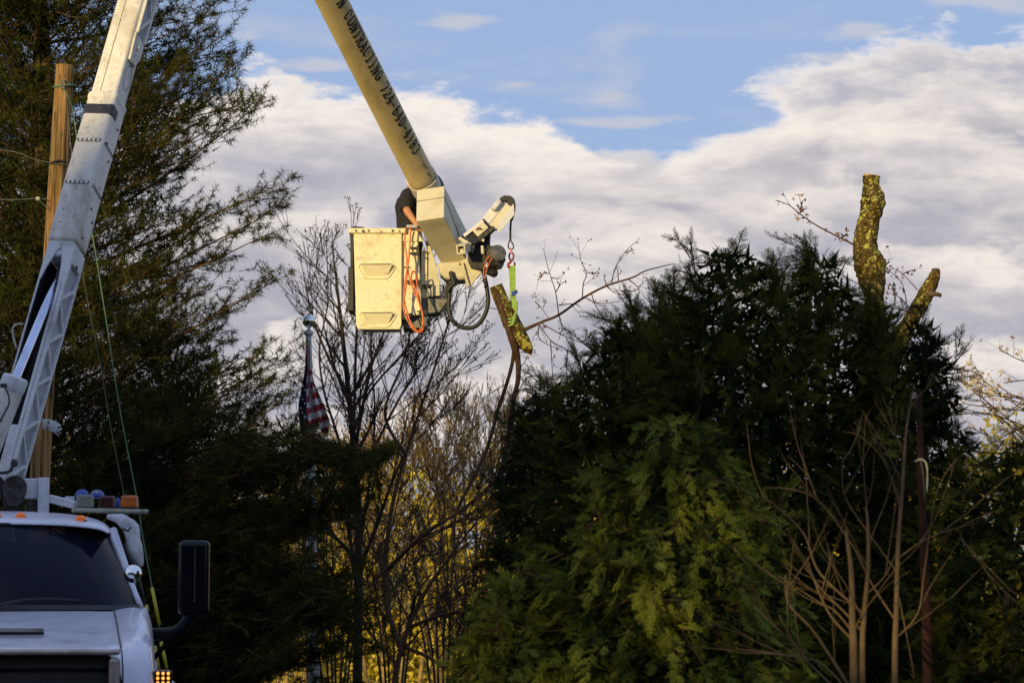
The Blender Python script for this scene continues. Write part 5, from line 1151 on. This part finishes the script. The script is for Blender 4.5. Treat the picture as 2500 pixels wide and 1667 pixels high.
MB().tube(bez([P(x, y, Yj) for x, y in ((1246, 584), (1241, 597), (1242, 605), (1248, 609), (1254, 604), (1252, 596), (1246, 586))], 5), .0075, 8).build('thimble', M['dark_steel'], rope, smooth=True)
def loop(cx, cy, rx, ry, Y, r, a0=0, a1=360, n=18): return [P(cx+rx*math.cos(math.radians(a0+(a1-a0)*i/n)), cy+ry*math.sin(math.radians(a0+(a1-a0)*i/n)), Y) for i in range(n+1)]
MB().cyl(P(1248, 607, Yj), P(1248.5, 619, Yj), .009, n=10).build('swivel', M['red_hook'], rope)
MB().tube(loop(1248.5, 626, 5.5, 9, Yj, 0), .0095, 8).build('hook_link', M['red_hook'], rope, smooth=True)
MB().tube(bez([P(x, y, Yj) for x, y in ((1249, 634), (1247, 639), (1242, 644), (1241, 650), (1247, 654), (1254, 651), (1257, 646), (1256, 641))], 4), [.012]*9+[.014]*6+[.012]*6+[.010]*7+[.006], 8).build('lifting_hook', M['red_hook'], rope, smooth=True)
MB().tube(bez([P(x, y, Yj-.02) for x, y in ((1250, 633), (1254, 639), (1255, 645))], 3), .004, 6).build('hook_latch', M['dark_steel'], rope)
# ------------------------------------------------------------------ bucket
Yb_ = 29.8; dy = Vector((0, .62, 0))
def ringq(x0, x1, y, o=0, Y=Yb_): a, b = P(x0, y, Y), P(x1, y, Y); return [a+Vector((-o, -o, 0)), b+Vector((o, -o, 0)), b+dy+Vector((o, o, 0)), a+dy+Vector((-o, o, 0))]
LFT = Vector((0, 0, .085))
rows = [(lambda q: [q[0], q[1], q[2]+LFT, q[3]+LFT])(ringq(874, 976, 804)), (lambda q: [q[0], q[1], q[2]+LFT, q[3]+LFT])(ringq(871, 979, 794, .005)), ringq(863, 981, 568), [v for v in ringq(863, 981, 566, -.012)], ringq(874, 976, 796, -.02)]
mb = MB(); mb.grid(rows, True); k0 = len(mb.v); mb.f.append((3, 2, 1, 0)); mb.f.append((16, 17, 18, 19))
bk = mb.build('bucket', M['bucket'], truck, bevel=.03, seg=4)
l0 = P(851, 557, Yb_-.03); l1 = P(990, 557, Yb_-.03); z0_, z1_ = P(0, 570, Yb_).z, P(0, 558, Yb_).z
for nm, cx_, cy_, sx_, sy_ in (('f', (l0.x+l1.x)/2, l0.y+.02, l1.x-l0.x, .05), ('b', (l0.x+l1.x)/2, l0.y+.66, l1.x-l0.x, .05), ('l', l0.x+.025, l0.y+.34, .05, .588), ('r', l1.x-.025, l0.y+.34, .05, .588)):
    MB().box((cx_, cy_, (z0_+z1_)/2), (sx_, sy_, z1_-z0_)).build('bucket_rim', M['bucket'], bk, bevel=.008)
for y0 in (646, 764):
    dx_ = 2 if y0 > 700 else 0
    f = lambda x, y, o: P(x+dx_, y, Yb_-.008)-Vector((0, o, 0))
    stp = MB().hexa([f(894, y0+27, 0), f(946, y0+27, 0), f(946, y0+27, -.02), f(894, y0+27, -.02)], [f(880, y0+2, .055), f(958, y0+2, .055), f(958, y0+1, -.02), f(880, y0+1, -.02)]).build('step', M['bucket'], bk, bevel=.004)
    MB().hexa([f(883, y0+1.5, .05), f(955, y0+1.5, .05), f(955, y0+1.5, .0), f(883, y0+1.5, .0)], [f(883, y0-.3, .05), f(955, y0-.6, .05), f(955, y0-.6, .0), f(883, y0-.3, .0)]).build('step_opening', M['black'], stp)
    MB().tube([f(x, y, .0) for x, y in ((880, y0-3), (959, y0-3), (966, y0+6), (949, y0+31), (941, y0+34), (899, y0+34), (891, y0+31), (874, y0+6), (880, y0-3))], .0075, 6).build('step_ridge', M['bucket'], stp, smooth=True)
side = MB().hexa([P(978, 772, Yb_+.05), P(1030, 768, Yb_+.05), P(1030, 768, Yb_+.05)+dy*.85, P(978, 772, Yb_+.05)+dy*.85], [P(978, 569, Yb_+.05), P(1020, 569, Yb_+.05), P(1020, 569, Yb_+.05)+dy*.85, P(978, 569, Yb_+.05)+dy*.85]).build('bucket_side', M['bucket'], bk, bevel=.012)
MB().hexa([P(979, 590, Yb_+.03), P(1034, 590, Yb_+.03), P(1034, 590, Yb_+.6), P(979, 590, Yb_+.6)], [P(979, 561, Yb_+.03), P(1018, 561, Yb_+.03), P(1018, 561, Yb_+.6), P(979, 561, Yb_+.6)]).build('bucket_shoulder', M['bucket'], bk, bevel=.01)
tb2 = lambda x0, y0, x1, y1, Y, t, name, mat, par, bv=.008: MB().slab([(x0, y0), (x1, y0), (x1, y1), (x0, y1)], Y, t).build(name, mat, par, bevel=bv)
pst = MB().slab([(1043, 590), (1050, 596), (1066, 650), (1074, 690), (1074, 722), (1043, 724)], 30.0, .28).build('bucket_mount', M['cover'], truck, bevel=.008)
tb2(1028, 612, 1043, 728, 29.97, .2, 'bucket_mount', M['bucket'], truck); tb2(1042, 694, 1057, 724, 29.94, .1, 'mount_block', M['cover'], pst)
MB().slab([(1030, 695), (1056, 693), (1050, 703), (1040, 704)], 29.92, .05).build('mount_block', M['dark_steel'], pst, bevel=.004)
MB().slab([(1024, 728), (1092, 728), (1093, 734), (1074, 762), (1040, 766), (1024, 766)], 29.99, .34).build('mount_foot', M['grey_motor'], pst, bevel=.008)
MB().slab([(985, 766), (1043, 764), (1043, 792), (1036, 801), (984, 802)], 29.95, .4).build('bucket_base', M['grey_motor'], bk, bevel=.012)
for q in ([(980, 757), (990, 766), (1004, 764), (1006, 770), (992, 780), (983, 779)], [(1024, 757), (1042, 757), (1040, 772), (1022, 766)]): MB().slab(q, 29.82, .03).build('torn_liner', M['black'], bk)
tb2(850, 652, 863, 758, 29.86, .4, 'side_pad', M['black'], bk, .006); tb2(855, 569, 863, 652, 29.9, .4, 'side_pad', M['black'], bk, .006); 
for k in range(5): tb2(852.5, 665+k*18, 853.5, 676+k*18, 29.855, .01, 'pad_slot', M['dark_steel'], bk, 0)
MB().slab([(855, 560), (857, 553), (866, 552), (880, 553), (889, 554), (891, 560)], 29.80, .22).build('rim_cover', M['black'], bk, bevel=.012)
MB().box(P(1006, 553.5, 29.75), (.115, .06, .035)).build('controls', M['alu'], bk, bevel=.008); MB().box(P(1019, 555, 29.76), (.07, .05, .03)).build('controls', M['black'], bk, bevel=.008)
tb2(1002, 598, 1020, 616, 29.83, .03, 'hose_bracket', M['bucket'], bk, .003); tb2(994, 683, 1026, 693, 29.8, .04, 'strap', M['black'], bk, .004)
for i in range(2): tb2(1000, 603+i*14, 1021, 607+i*14, 29.79, .02, 'hose_bracket', M['black'], bk, .002)
mb = MB(); rs = random.Random(5)
for _ in range(20):
    x, y = rs.uniform(870, 972), rs.choice((rs.uniform(572, 640), rs.uniform(684, 760), rs.uniform(786, 799))); L = rs.uniform(1, 6); a = rs.uniform(-.5, .5)
    q = P(x, y, Yb_-.006); q2 = P(x+L*math.cos(a), y+L*math.sin(a), Yb_-.006); mb.obox(q, q2, .0022, .004)
o = mb.build('scuffs', M['dark_steel'], bk); o['kind'] = 'stuff'
mb = MB()
for x, y, w_ in ((868, 563, 3), (886, 564, 5), (899, 563, 2.5), (930, 565, 2), (958, 563, 4), (974, 564, 2)): mb.box(P(x, y, Yb_-.056), (w_*mpp(29.8), .004, .022))
o = mb.build('rim_chips', M['black'], bk); o['kind'] = 'stuff'
# black hydraulic hose hanging in a loop
MB().tube(bez([P(x, y, 30.0) for x, y in ((1100, 662), (1103, 690), (1097, 720), (1095, 745), (1098, 768), (1108, 786), (1124, 797), (1142, 801), (1160, 797), (1176, 782), (1187, 760), (1192, 735), (1189, 705), (1184, 680), (1181, 662))], 6), .0235, 12).build('hydraulic_hose', M['black'], truck, smooth=True)
MB().tube(bez([P(x, y, 29.95) for x, y in ((1101, 664), (1104, 676), (1108, 692), (1100, 700), (1092, 712))], 5), .028, 10).build('hose_sheath', M['black'], truck, smooth=True)
for x, y in ((1108, 785), (1184, 690)): MB().tube([P(x-6, y-4, 29.96), P(x, y, 29.94), P(x+7, y-2, 29.96), P(x-2, y+12, 29.96)], .008, 6).build('cable_tie', M['black'], truck)
MB().slab([(1088, 690), (1102, 692), (1100, 725), (1090, 732), (1084, 722)], 30.05, .12).build('hose_clamp', M['black'], truck, bevel=.01)
tb2(1095, 682, 1117, 693, 30.2, .08, 'mount_block', M['alu'], pst)
# orange tool hoses looped over the bucket rim
oh = thing('orange_hoses', 'two orange tool hoses looped down over the bucket rim', 'hose', tuple(P(1010, 553, 29.72)))
Yo = 29.68
for pth_ in ([(991, 555), (988, 590), (994, 640), (991, 700), (985, 745), (992, 775), (1006, 800), (1021, 811), (1032, 805), (1034, 780), (1026, 745), (1012, 715), (1000, 680), (993, 640)],
             [(1003, 554), (1001, 590), (997, 640), (990, 680), (986, 720), (992, 755), (1004, 790), (1019, 808), (1030, 800), (1031, 770), (1022, 735), (1014, 705), (1006, 685)],
             [(1006, 690), (1004, 676), (1008, 663), (1014, 666), (1018, 690), (1024, 730), (1031, 765), (1033, 790), (1026, 806)]):
    MB().tube(bez([P(x, y, Yo+.012*math.sin(i*1.7)) for i, (x, y) in enumerate(pth_)], 6), .0088, 8).build('hose', M['orange_hose'], oh, smooth=True)
for x, y, a in ((994, 653, 0), (1026, 760, 1), (1002, 785, 1)): MB().obox(P(x-8, y, Yo), P(x+8, y+3*a, Yo), .02, .014).build('tie', M['black'], oh)
# ------------------------------------------------------------------ the worker
def skin_obj(name, V, Ed, R_, mat, parent, sub=2):
    me = bpy.data.meshes.new(name); off = wloc(parent); me.from_pydata([tuple(Vector(v)-off) for v in V], Ed, []); o = bpy.data.objects.new(name, me); COL.objects.link(o); o.parent = parent
    me.materials.append(mat); bm = bmesh.new(); bm.from_mesh(me); sk = bm.verts.layers.skin.verify()
    bm.verts.ensure_lookup_table()
    for i, v in enumerate(bm.verts): v[sk].radius = (R_[i], R_[i]) if isinstance(R_[i], float) else R_[i]; v[sk].use_root = (i == 0)
    bm.to_mesh(me); bm.free(); m_ = o.modifiers.new('skin', 'SKIN'); m_.use_smooth_shade = True; s_ = o.modifiers.new('sub', 'SUBSURF'); s_.levels = sub; s_.render_levels = sub; return o
pb = P(1006, 797, 30.18); wk = thing('person', 'worker in a dark t-shirt standing in the bucket, bare forearm reaching down to the rim', 'person', tuple(pb))
def Q(x, y, z): return pb+Vector((x, y, z))
V = [Q(0, 0, .95), Q(.0, .0, 1.12), Q(.0, 0, 1.30), Q(.02, 0, 1.44), Q(.05, -.01, 1.53), Q(.07, -.01, 1.62), Q(.08, -.01, 1.71),
     Q(-.02, -.17, 1.42), Q(-.055, -.24, 1.24), Q(-.05, -.30, 1.20), Q(.02, -.34, 1.10), Q(.06, -.37, 1.035), Q(.085, -.38, 1.01),
     Q(0, .18, 1.42), Q(.02, .25, 1.16), Q(.18, .18, 1.08), Q(.26, .15, 1.07),
     Q(0, -.10, .88), Q(.02, -.11, .5), Q(.0, -.11, .1), Q(.14, -.11, .04), Q(0, .10, .88), Q(.02, .11, .5), Q(0, .11, .1), Q(.14, .11, .04)]
Ed = [(0, 1), (1, 2), (2, 3), (3, 4), (4, 5), (5, 6), (3, 7), (7, 8), (8, 9), (9, 10), (10, 11), (11, 12), (3, 13), (13, 14), (14, 15), (15, 16), (0, 17), (17, 18), (18, 19), (19, 20), (0, 21), (21, 22), (22, 23), (23, 24)]
R_ = [.13, .12, .135, .11, .055, .085, .075, .06, .047, .045, .036, .028, .032, .06, .045, .034, .03, .085, .06, .04, .035, .085, .06, .04, .035]
hb = 12
for k, (ox, oz, L) in enumerate(((.012, .024, .06), (.020, .010, .075), (.022, -.005, .078), (.018, -.020, .065))):
    b0 = len(V); V += [Q(.11+ox*.5, -.385, 1.0+oz), Q(.11+ox+L*.5, -.39, .995+oz), Q(.11+ox+L*.7, -.375, .975+oz)]; Ed += [(hb, b0), (b0, b0+1), (b0+1, b0+2)]; R_ += [.010, .009, .0075]
b0 = len(V); V += [Q(.085, -.405, .985), Q(.115, -.41, .965)]; Ed += [(hb, b0), (b0, b0+1)]; R_ += [.011, .009]
body = skin_obj('body', V, Ed, [float(r) for r in R_], M['skin'], wk)
hd = Q(.085, -.01, 1.68)
MB().ball(hd, .10, (1.0, .78, 1.18), 18).build('head', M['skin'], body, smooth=True)
MB().ball(hd+Vector((-.012, 0, .03)), .104, (1.0, .82, 1.05), 18).build('hair', M['hair'], wk, smooth=True)
MB().hexa([hd+Vector(v) for v in ((.09, -.012, -.02), (.09, .012, -.02), (.118, .006, -.018), (.118, -.006, -.018))], [hd+Vector(v) for v in ((.095, -.006, .03), (.095, .006, .03), (.1, .004, .028), (.1, -.004, .028))]).build('nose', M['skin'], body, bevel=.003)
for sg in (1, -1):
    MB().ball(hd+Vector((.088, sg*.03, .012)), .011, (.7, 1, .7), 8).build('eye', M['alu'], body, smooth=True); MB().ball(hd+Vector((0, sg*.08, -.0)), .026, (.7, .35, 1.1), 10).build('ear', M['skin'], body, smooth=True)
MB().ball(hd+Vector((.09, 0, -.055)), .018, (.4, 1.2, .3), 8).build('mouth', M['red_lens'], body, smooth=True)
rows = []
for z, cx_, rx_, ry_ in ((.84, -.03, .135, .165), (.95, -.035, .135, .165), (1.05, -.035, .128, .16), (1.18, -.04, .135, .175), (1.28, -.045, .14, .19), (1.37, -.035, .13, .19), (1.43, -.015, .105, .165), (1.475, .015, .075, .10), (1.505, .035, .06, .065)):
    rows.append([Q(cx_+rx_*math.cos(a)*(1+.03*math.sin(5*a+z*23)), ry_*math.sin(a)*(1+.03*math.sin(7*a-z*17)), z+.012*math.sin(3*a+z*9)) for a in [6.2832*j/24 for j in range(24)]])
ts_ = MB().grid(rows, True).build('t_shirt', M['shirt'], wk, smooth=True, solid=.006)
MB().tube(bez([Q(-.03, -.10, 1.40), Q(-.05, -.19, 1.37), Q(-.062, -.235, 1.28), Q(-.058, -.262, 1.225)], 4), list(np.linspace(.085, .068, 13)), 14).build('sleeve', M['shirt'], ts_, smooth=True)
MB().tube(bez([Q(-.02, .10, 1.40), Q(0, .20, 1.36), Q(.02, .25, 1.24)], 4), list(np.linspace(.085, .066, 9)), 14).build('sleeve', M['shirt'], ts_, smooth=True)
skin_obj('trousers', [Q(0, 0, .98), Q(0, 0, .90), Q(0, -.10, .84), Q(.02, -.11, .5), Q(0, -.11, .12), Q(0, .10, .84), Q(.02, .11, .5), Q(0, .11, .12)], [(0, 1), (1, 2), (2, 3), (3, 4), (1, 5), (5, 6), (6, 7)], [.145, .15, .10, .078, .07, .10, .078, .07], M['jeans'], wk)
for sg in (1, -1): MB().ball(Q(.06, sg*.11, .045), .10, (1.35, .5, .5), 12).build('boot', M['black'], wk, smooth=True)
# ------------------------------------------------------------------ sling and the cut limb
Yl = 29.85
slg = thing('lifting_sling', 'lime green webbing sling with a blue tag, hooked round the hanging branch', 'sling', tuple(P(1252, 655, Yl)))
def strap(path, w, th, name='webbing'):
    pts = bez([P(x, y, Yl+d) for x, y, d in path], 5); MB().tube(pts, w/2, 10, flat=th/w).build(name, M['sling'], slg, smooth=True)
mb = MB(); pts = [(1252, 649, 55), (1253, 700, 50), (1255, 745, 46), (1255, 765, 60)]
rows = []
for x, y, w in pts: c = P(x, y, Yl-.03); rows.append([c+Vector((-w*.0005, 0, 0)), c+Vector((w*.0005, .006, 0))])
mb.grid(rows).build('webbing', M['sling'], slg, solid=.010, bevel=.002)
mb = MB(); rows = []
for x, y, w in ((1246, 652, 18), (1249, 700, 18), (1250, 750, 18)): c = P(x, y, Yl+.02); rows.append([c+Vector((-w*.001, 0, 0)), c+Vector((w*.001, .004, 0))])
mb.grid(rows).build('webbing', M['sling'], slg, solid=.008)
for k, (x, y) in enumerate(((1250, 792), (1251, 784), (1252, 776))):
    MB().tube(bez([P(x+10, y-40, Yl-.05), P(x+9, y-20, Yl-.12), P(x+2, y-3, Yl-.145), P(x-6, y+3, Yl-.13), P(x-11, y+2, Yl-.08), P(x-13, y-8, Yl+.02)], 5), .010, 8).build('webbing_loop', M['sling'], slg, smooth=True)
MB().slab([(1249, 712), (1258, 709), (1258, 720), (1249, 723)], Yl-.045, .008).build('tag', M['blue_cloth'], slg); MB().slab([(1258, 708), (1264, 708), (1264, 717), (1258, 718)], Yl-.04, .004).build('tag', M['blue_cloth'], slg)
Yc = Yl
lg = thing('cut_branch', 'sawn cherry branch with lichen and long twigs dangling from the jib hook', 'branch', tuple(P(1255, 800, Yl)))
lumpy([[(1211, 699, 33, 0), (1216, 712, 34, 0), (1228, 742, 37, 0), (1243, 775, 42, 0), (1258, 805, 46, 0), (1275, 832, 38, 0), (1290, 851, 25, 0), (1296, 860, 13, 0)]], 'log', M['lichen'], lg, amp=.07)
c = P(1211, 698, Yl); ax = (P(1211, 698, Yl)-P(1222, 728, Yl)).normalized(); MB().lathe([(.072, -.004), (.073, .004)], c+ax*.002, ax+Vector((0, -.12, 0)), 16).build('cut_face', plain('weathered_cut', (.05, .035, .02), .9, var=.5), lg)
for k in range(5): MB().tube([P(1292, 852, Yl), P(1290+k*2.2, 868+random.uniform(-4, 4), Yl-.02+k*.01)], [.014, .002], 5).build('splinter', M['cutwood'], lg)
lumpy([[(1216, 715, 12, -.055), (1226, 760, 15, -.075), (1240, 800, 16, -.09), (1251, 832, 18, -.08), (1257, 850, 19, -.05), (1265, 885, 14, 0), (1264, 930, 12, 0), (1255, 972, 12, 0), (1246, 1033, 12, 0), (1232, 1113, 11, 0), (1224, 1176, 10, 0), (1226, 1256, 8, 0), (1224, 1320, 6, 0)]], 'branch', M['twig_brown'], lg, n=9, amp=.06)
lumpy([[(1256, 848, 11, 0), (1250, 890, 9, .02), (1235, 943, 9, .03), (1217, 997, 9, .03), (1192, 1086, 9, .03), (1163, 1153, 8, .03), (1138, 1200, 7, .03), (1112, 1260, 6, .03), (1107, 1340, 5, .03), (1100, 1430, 4, .03)]], 'branch', M['twig_brown'], lg, n=8, amp=.05)
lumpy([[(1278, 806, 11, 0), (1320, 787, 7, 0), (1364, 769, 6.5, -.02), (1418, 731, 6, -.04), (1480, 698, 5.5, -.06), (1543, 678, 4.5, -.08), (1574, 662, 3.5, -.08), (1610, 652, 3, -.08), (1645, 644, 2, -.08)]], 'branch', M['twig_brown'], lg, n=7, amp=.05)
tw = [[(1364, 769, 0), (1357, 716, -.05), (1346, 680, -.1), (1335, 642, -.1), (1327, 607, -.1)], [(1422, 729, 0), (1424, 693, .05), (1433, 667, .08), (1420, 642, .1), (1412, 600, .1)], [(1493, 692, 0), (1502, 655, 0), (1525, 617, 0), (1560, 584, 0)],
    [(1315, 790, 0), (1346, 832, -.1), (1386, 854, -.15), (1418, 872, -.2), (1436, 890, -.2)], [(1320, 788, 0), (1373, 818, .05), (1418, 836, .1), (1458, 847, .1)], [(1306, 736, 0), (1322, 752, 0), (1340, 778, 0)], [(1327, 751, 0), (1330, 738, 0)],
    [(1344, 832, -.1), (1347, 880, -.1), (1351, 948, -.1)], [(1386, 854, -.1), (1383, 900, -.1), (1386, 937, -.1)], [(1316, 792, 0), (1316, 825, .05), (1345, 845, .1), (1373, 856, .1)], [(1444, 715, 0), (1453, 745, .05), (1473, 774, .05)], [(1534, 682, 0), (1560, 705, 0), (1552, 731, 0)], [(1560, 705, 0), (1540, 712, 0), (1530, 709, 0)],
    [(1364, 769, 0), (1372, 800, 0), (1365, 826, 0)], [(1364, 745, 0), (1400, 742, 0), (1415, 748, 0)], [(1480, 698, 0), (1500, 714, 0), (1527, 721, 0)], [(1430, 728, 0), (1465, 741, 0), (1520, 735, 0)], [(1358, 712, 0), (1368, 695, 0), (1374, 690, 0)], [(1346, 678, 0), (1360, 680, 0), (1367, 675, 0)],
    [(1340, 668, 0), (1325, 668, 0), (1313, 682, 0)], [(1435, 665, 0), (1452, 668, 0), (1462, 658, 0)], [(1510, 685, 0), (1508, 660, 0), (1505, 655, 0)], [(1480, 698, 0), (1476, 680, 0), (1474, 672, 0)], [(1418, 836, .1), (1436, 826, .1), (1450, 808, .1)], [(1418, 872, -.1), (1412, 895, -.1), (1420, 915, -.1), (1405, 925, -.1)],
    [(1258, 860, 0), (1275, 860, 0), (1300, 862, 0)], [(1266, 900, 0), (1280, 885, 0), (1285, 873, 0)], [(1255, 975, 0), (1290, 920, .1), (1338, 926, .1)], [(1240, 935, 0), (1200, 958, .1), (1165, 990, .1)], [(1192, 1086, 0), (1225, 1060, .1), (1262, 1045, .1)], [(1197, 752, -.02), (1210, 754, -.02), (1220, 756, -.02)],
    [(1560, 700, 0), (1572, 690, 0)], [(1525, 617, 0), (1540, 612, 0), (1548, 620, 0)], [(1163, 1153, 0), (1170, 1200, 0), (1185, 1260, 0)], [(1163, 1153, 0), (1130, 1180, 0), (1115, 1190, 0)]]
flower_twigs(tw, Yl, lg, M['twig_brown'], .0065, 3, .028, .15, .36)
# ------------------------------------------------------------------ utility pole, its wires and guys
Yu = 31.0
up_ = thing('utility_pole', 'weathered wooden utility pole with bare top standing behind the white boom', 'utility pole', (P(70, 1600, Yu).x, Yu, 0))
mb = MB(); pts = [P(x, y, Yu) for x, y in ((78, 1970), (99, 1130), (131, 600), (150, 300), (158.5, 160))]; pts = bez(pts, 5); n = 22
mb.tube(pts, [.112-.012*i/(len(pts)-1) for i in range(len(pts))], n)
for i in range(len(pts)):
    for j in range(n):
        v = Vector(mb.v[i*n+j]); f = 1+.018*math.sin(j*3.1)-(.09 if j in (5, 14) else 0); mb.v[i*n+j] = tuple(pts[i]+(v-pts[i])*f)
mb.build('shaft', M['wood'], up_, smooth=True)
mb = MB(); rs = random.Random(9)
for _ in range(40):
    k = rs.uniform(.30, 1); i0 = min(len(pts)-2, int(k*(len(pts)-1))); c = pts[i0]+(pts[i0+1]-pts[i0])*rs.random(); a = rs.uniform(-2.9, -.25); r_ = .100+.010*(1-k); q = c+Vector((math.cos(a)*r_, math.sin(a)*r_, 0)); mb.obox(q, q+Vector((rs.uniform(-.004, .004), 0, rs.uniform(.03, .28))), rs.uniform(.002, .006), .006)
o = mb.build('cracks', M['black'], up_); o['kind'] = 'stuff'
MB().slab([(149, 197), (157, 194), (160, 203), (158, 217), (148, 218)], Yu-.13, .04).build('pole_bracket', M['dark_steel'], up_, bevel=.006)
ring = [P(158, 212, Yu)+Vector((.118*math.cos(a), .118*math.sin(a), .012*math.sin(a+1))) for a in [6.2832*i/20 for i in range(21)]]
MB().tube(ring, .012, 6).build('strap', M['green_wire'], up_, smooth=True)
for pth_, m_, r_ in (([(153, 213, -.12), (165, 235, -.12), (176, 262, -.05), (182, 300, 0), (205, 450, 0), (232, 610, 0), (262, 800, 0), (280, 920, 0), (300, 1040, 0), (333, 1210, 0), (352, 1330, 0), (372, 1436, 0), (410, 1640, 0), (470, 1920, 0)], 'green_wire', .0065),
                     ([(160, 215, -.1), (185, 480, 0), (206, 690, 0), (243, 880, 0), (270, 1040, 0), (303, 1208, 0), (340, 1400, 0), (375, 1580, 0), (430, 1900, 0)], 'wire', .0055)):
    MB().tube(bez([P(x, y, Yu-.3+d) for x, y, d in pth_], 4), r_, 5).build('guy_wire', M[m_], up_, smooth=True)
for pth_ in ([(-300, 340), (0, 365), (80, 388), (125, 398), (160, 402)], [(-300, 478), (0, 487), (70, 486), (95, 484), (116, 488)], [(90, 485), (104, 497), (118, 512)]):
    MB().tube(bez([P(x, y, Yu-.13) for x, y in pth_], 4), .006, 5).build('cable', M['wire'], up_, smooth=True)
MB().cyl(P(88, 486, Yu-.14), P(97, 485, Yu-.14), .022, n=10).build('insulator', M['cream_steel'], up_, smooth='auto')
MB().tube([P(124, 398, Yu-.13), P(142, 392, Yu-.14), P(162, 394, Yu-.12)], .012, 6).build('pole_bracket', M['dark_steel'], up_)
for a, b in (((371, 1433), (389, 1524)), ((393, 1566), (407, 1630)), ((378, 1575), (388, 1632)), ((357, 1476), (362, 1492))):
    MB().tube([P(*a, Yu-.31), P(*b, Yu-.31)], .018, 10).build('guy_guard', M['yellow'], up_, smooth=True)
# ------------------------------------------------------------------ flagpole and flag
Yf = 49.0
fp = thing('flagpole', 'pale flagpole topped by a shiny metal ball, left of the bucket', 'flagpole', (P(766, 1600, Yf).x, Yf, 0))
MB().tube([P(772, 1830, Yf), P(765, 1600, Yf), P(759, 1200, Yf), P(755, 980, Yf), P(753, 806, Yf)], [.105, .10, .09, .08, .05], 16).build('shaft', M['alu'], fp, smooth=True)
MB().ball(P(754, 783, Yf), 17*mpp(Yf), (1, 1, 1), 28).build('ball', M['chrome'], fp, smooth=True); MB().cyl(P(754, 808, Yf), P(754, 798, Yf), .03, n=12).build('ball_neck', M['alu'], fp)
MB().lathe([(.06, -.05), (.085, -.03), (.085, .02), (.05, .04)], P(753.5, 812, Yf), UP, 16).build('truck_cap', M['alu'], fp, smooth='auto')
MB().tube([P(750, 812, Yf-.12), P(743, 1000, Yf-.14), P(748, 1500, Yf-.14), P(752, 1700, Yf-.14)], .012, 5).build('halyard', M['wire'], fp)
fl = thing('flag', 'limp red, white and blue striped flag drooping against the flagpole', 'flag', tuple(P(757, 830, Yf)))
fr_, fw_, fb_ = plain('flag_red', (.30, .012, .035), .85, var=.2), plain('flag_white', (.62, .60, .60), .85, var=.12), plain('flag_blue', (.012, .018, .06), .85, var=.2)
mb = MB(); cols = []; NR, NC = 46, 34; rows = []
for i in range(NR):
    t = i/(NR-1); py = 828+238*t; row = []
    lx = np.interp(py, [828, 860, 900, 930, 980, 1030, 1066], [749, 746, 744, 738, 728, 731, 744]); rx = np.interp(py, [828, 860, 900, 930, 980, 1030, 1066], [757, 760, 761, 765, 786, 806, 801])
    for j in range(NC):
        u = j/(NC-1); x = lx+(rx-lx)*u; ydrop = 14*math.sin(u*5+1)*t+10*max(0, t-.8)*5*math.sin(u*9)
        row.append(P(x, py+ydrop, Yf-.16-.10*math.sin(u*17+t*3)*(.3+t)-.05*math.sin(u*7)))
    rows.append(row)
mb.grid(rows); fo = mb.build('cloth', fr_, fl, smooth=True); fo.data.materials.append(fw_); fo.data.materials.append(fb_)
for p in fo.data.polygons:
    cx, cy = proj(Vector(p.center)+wloc(fl)); u = (cx-728)/78
    if cy > 880 and cx < 749-(0 if cy < 1010 else 6): p.material_index = 2
    elif cy < 905: p.material_index = 0 if (cx < 752) else 1
    else: p.material_index = int((cy+ (cx-760)*.35-900)//15.5) % 2
mb = MB()
for k in range(9): mb.lathe([(.014, 0), (.014, .004)], P(734+(k % 3)*5, 930+k*11, Yf-.34), (0, -1, 0), 5)
o = mb.build('stars', fw_, fl); o['kind'] = 'stuff'
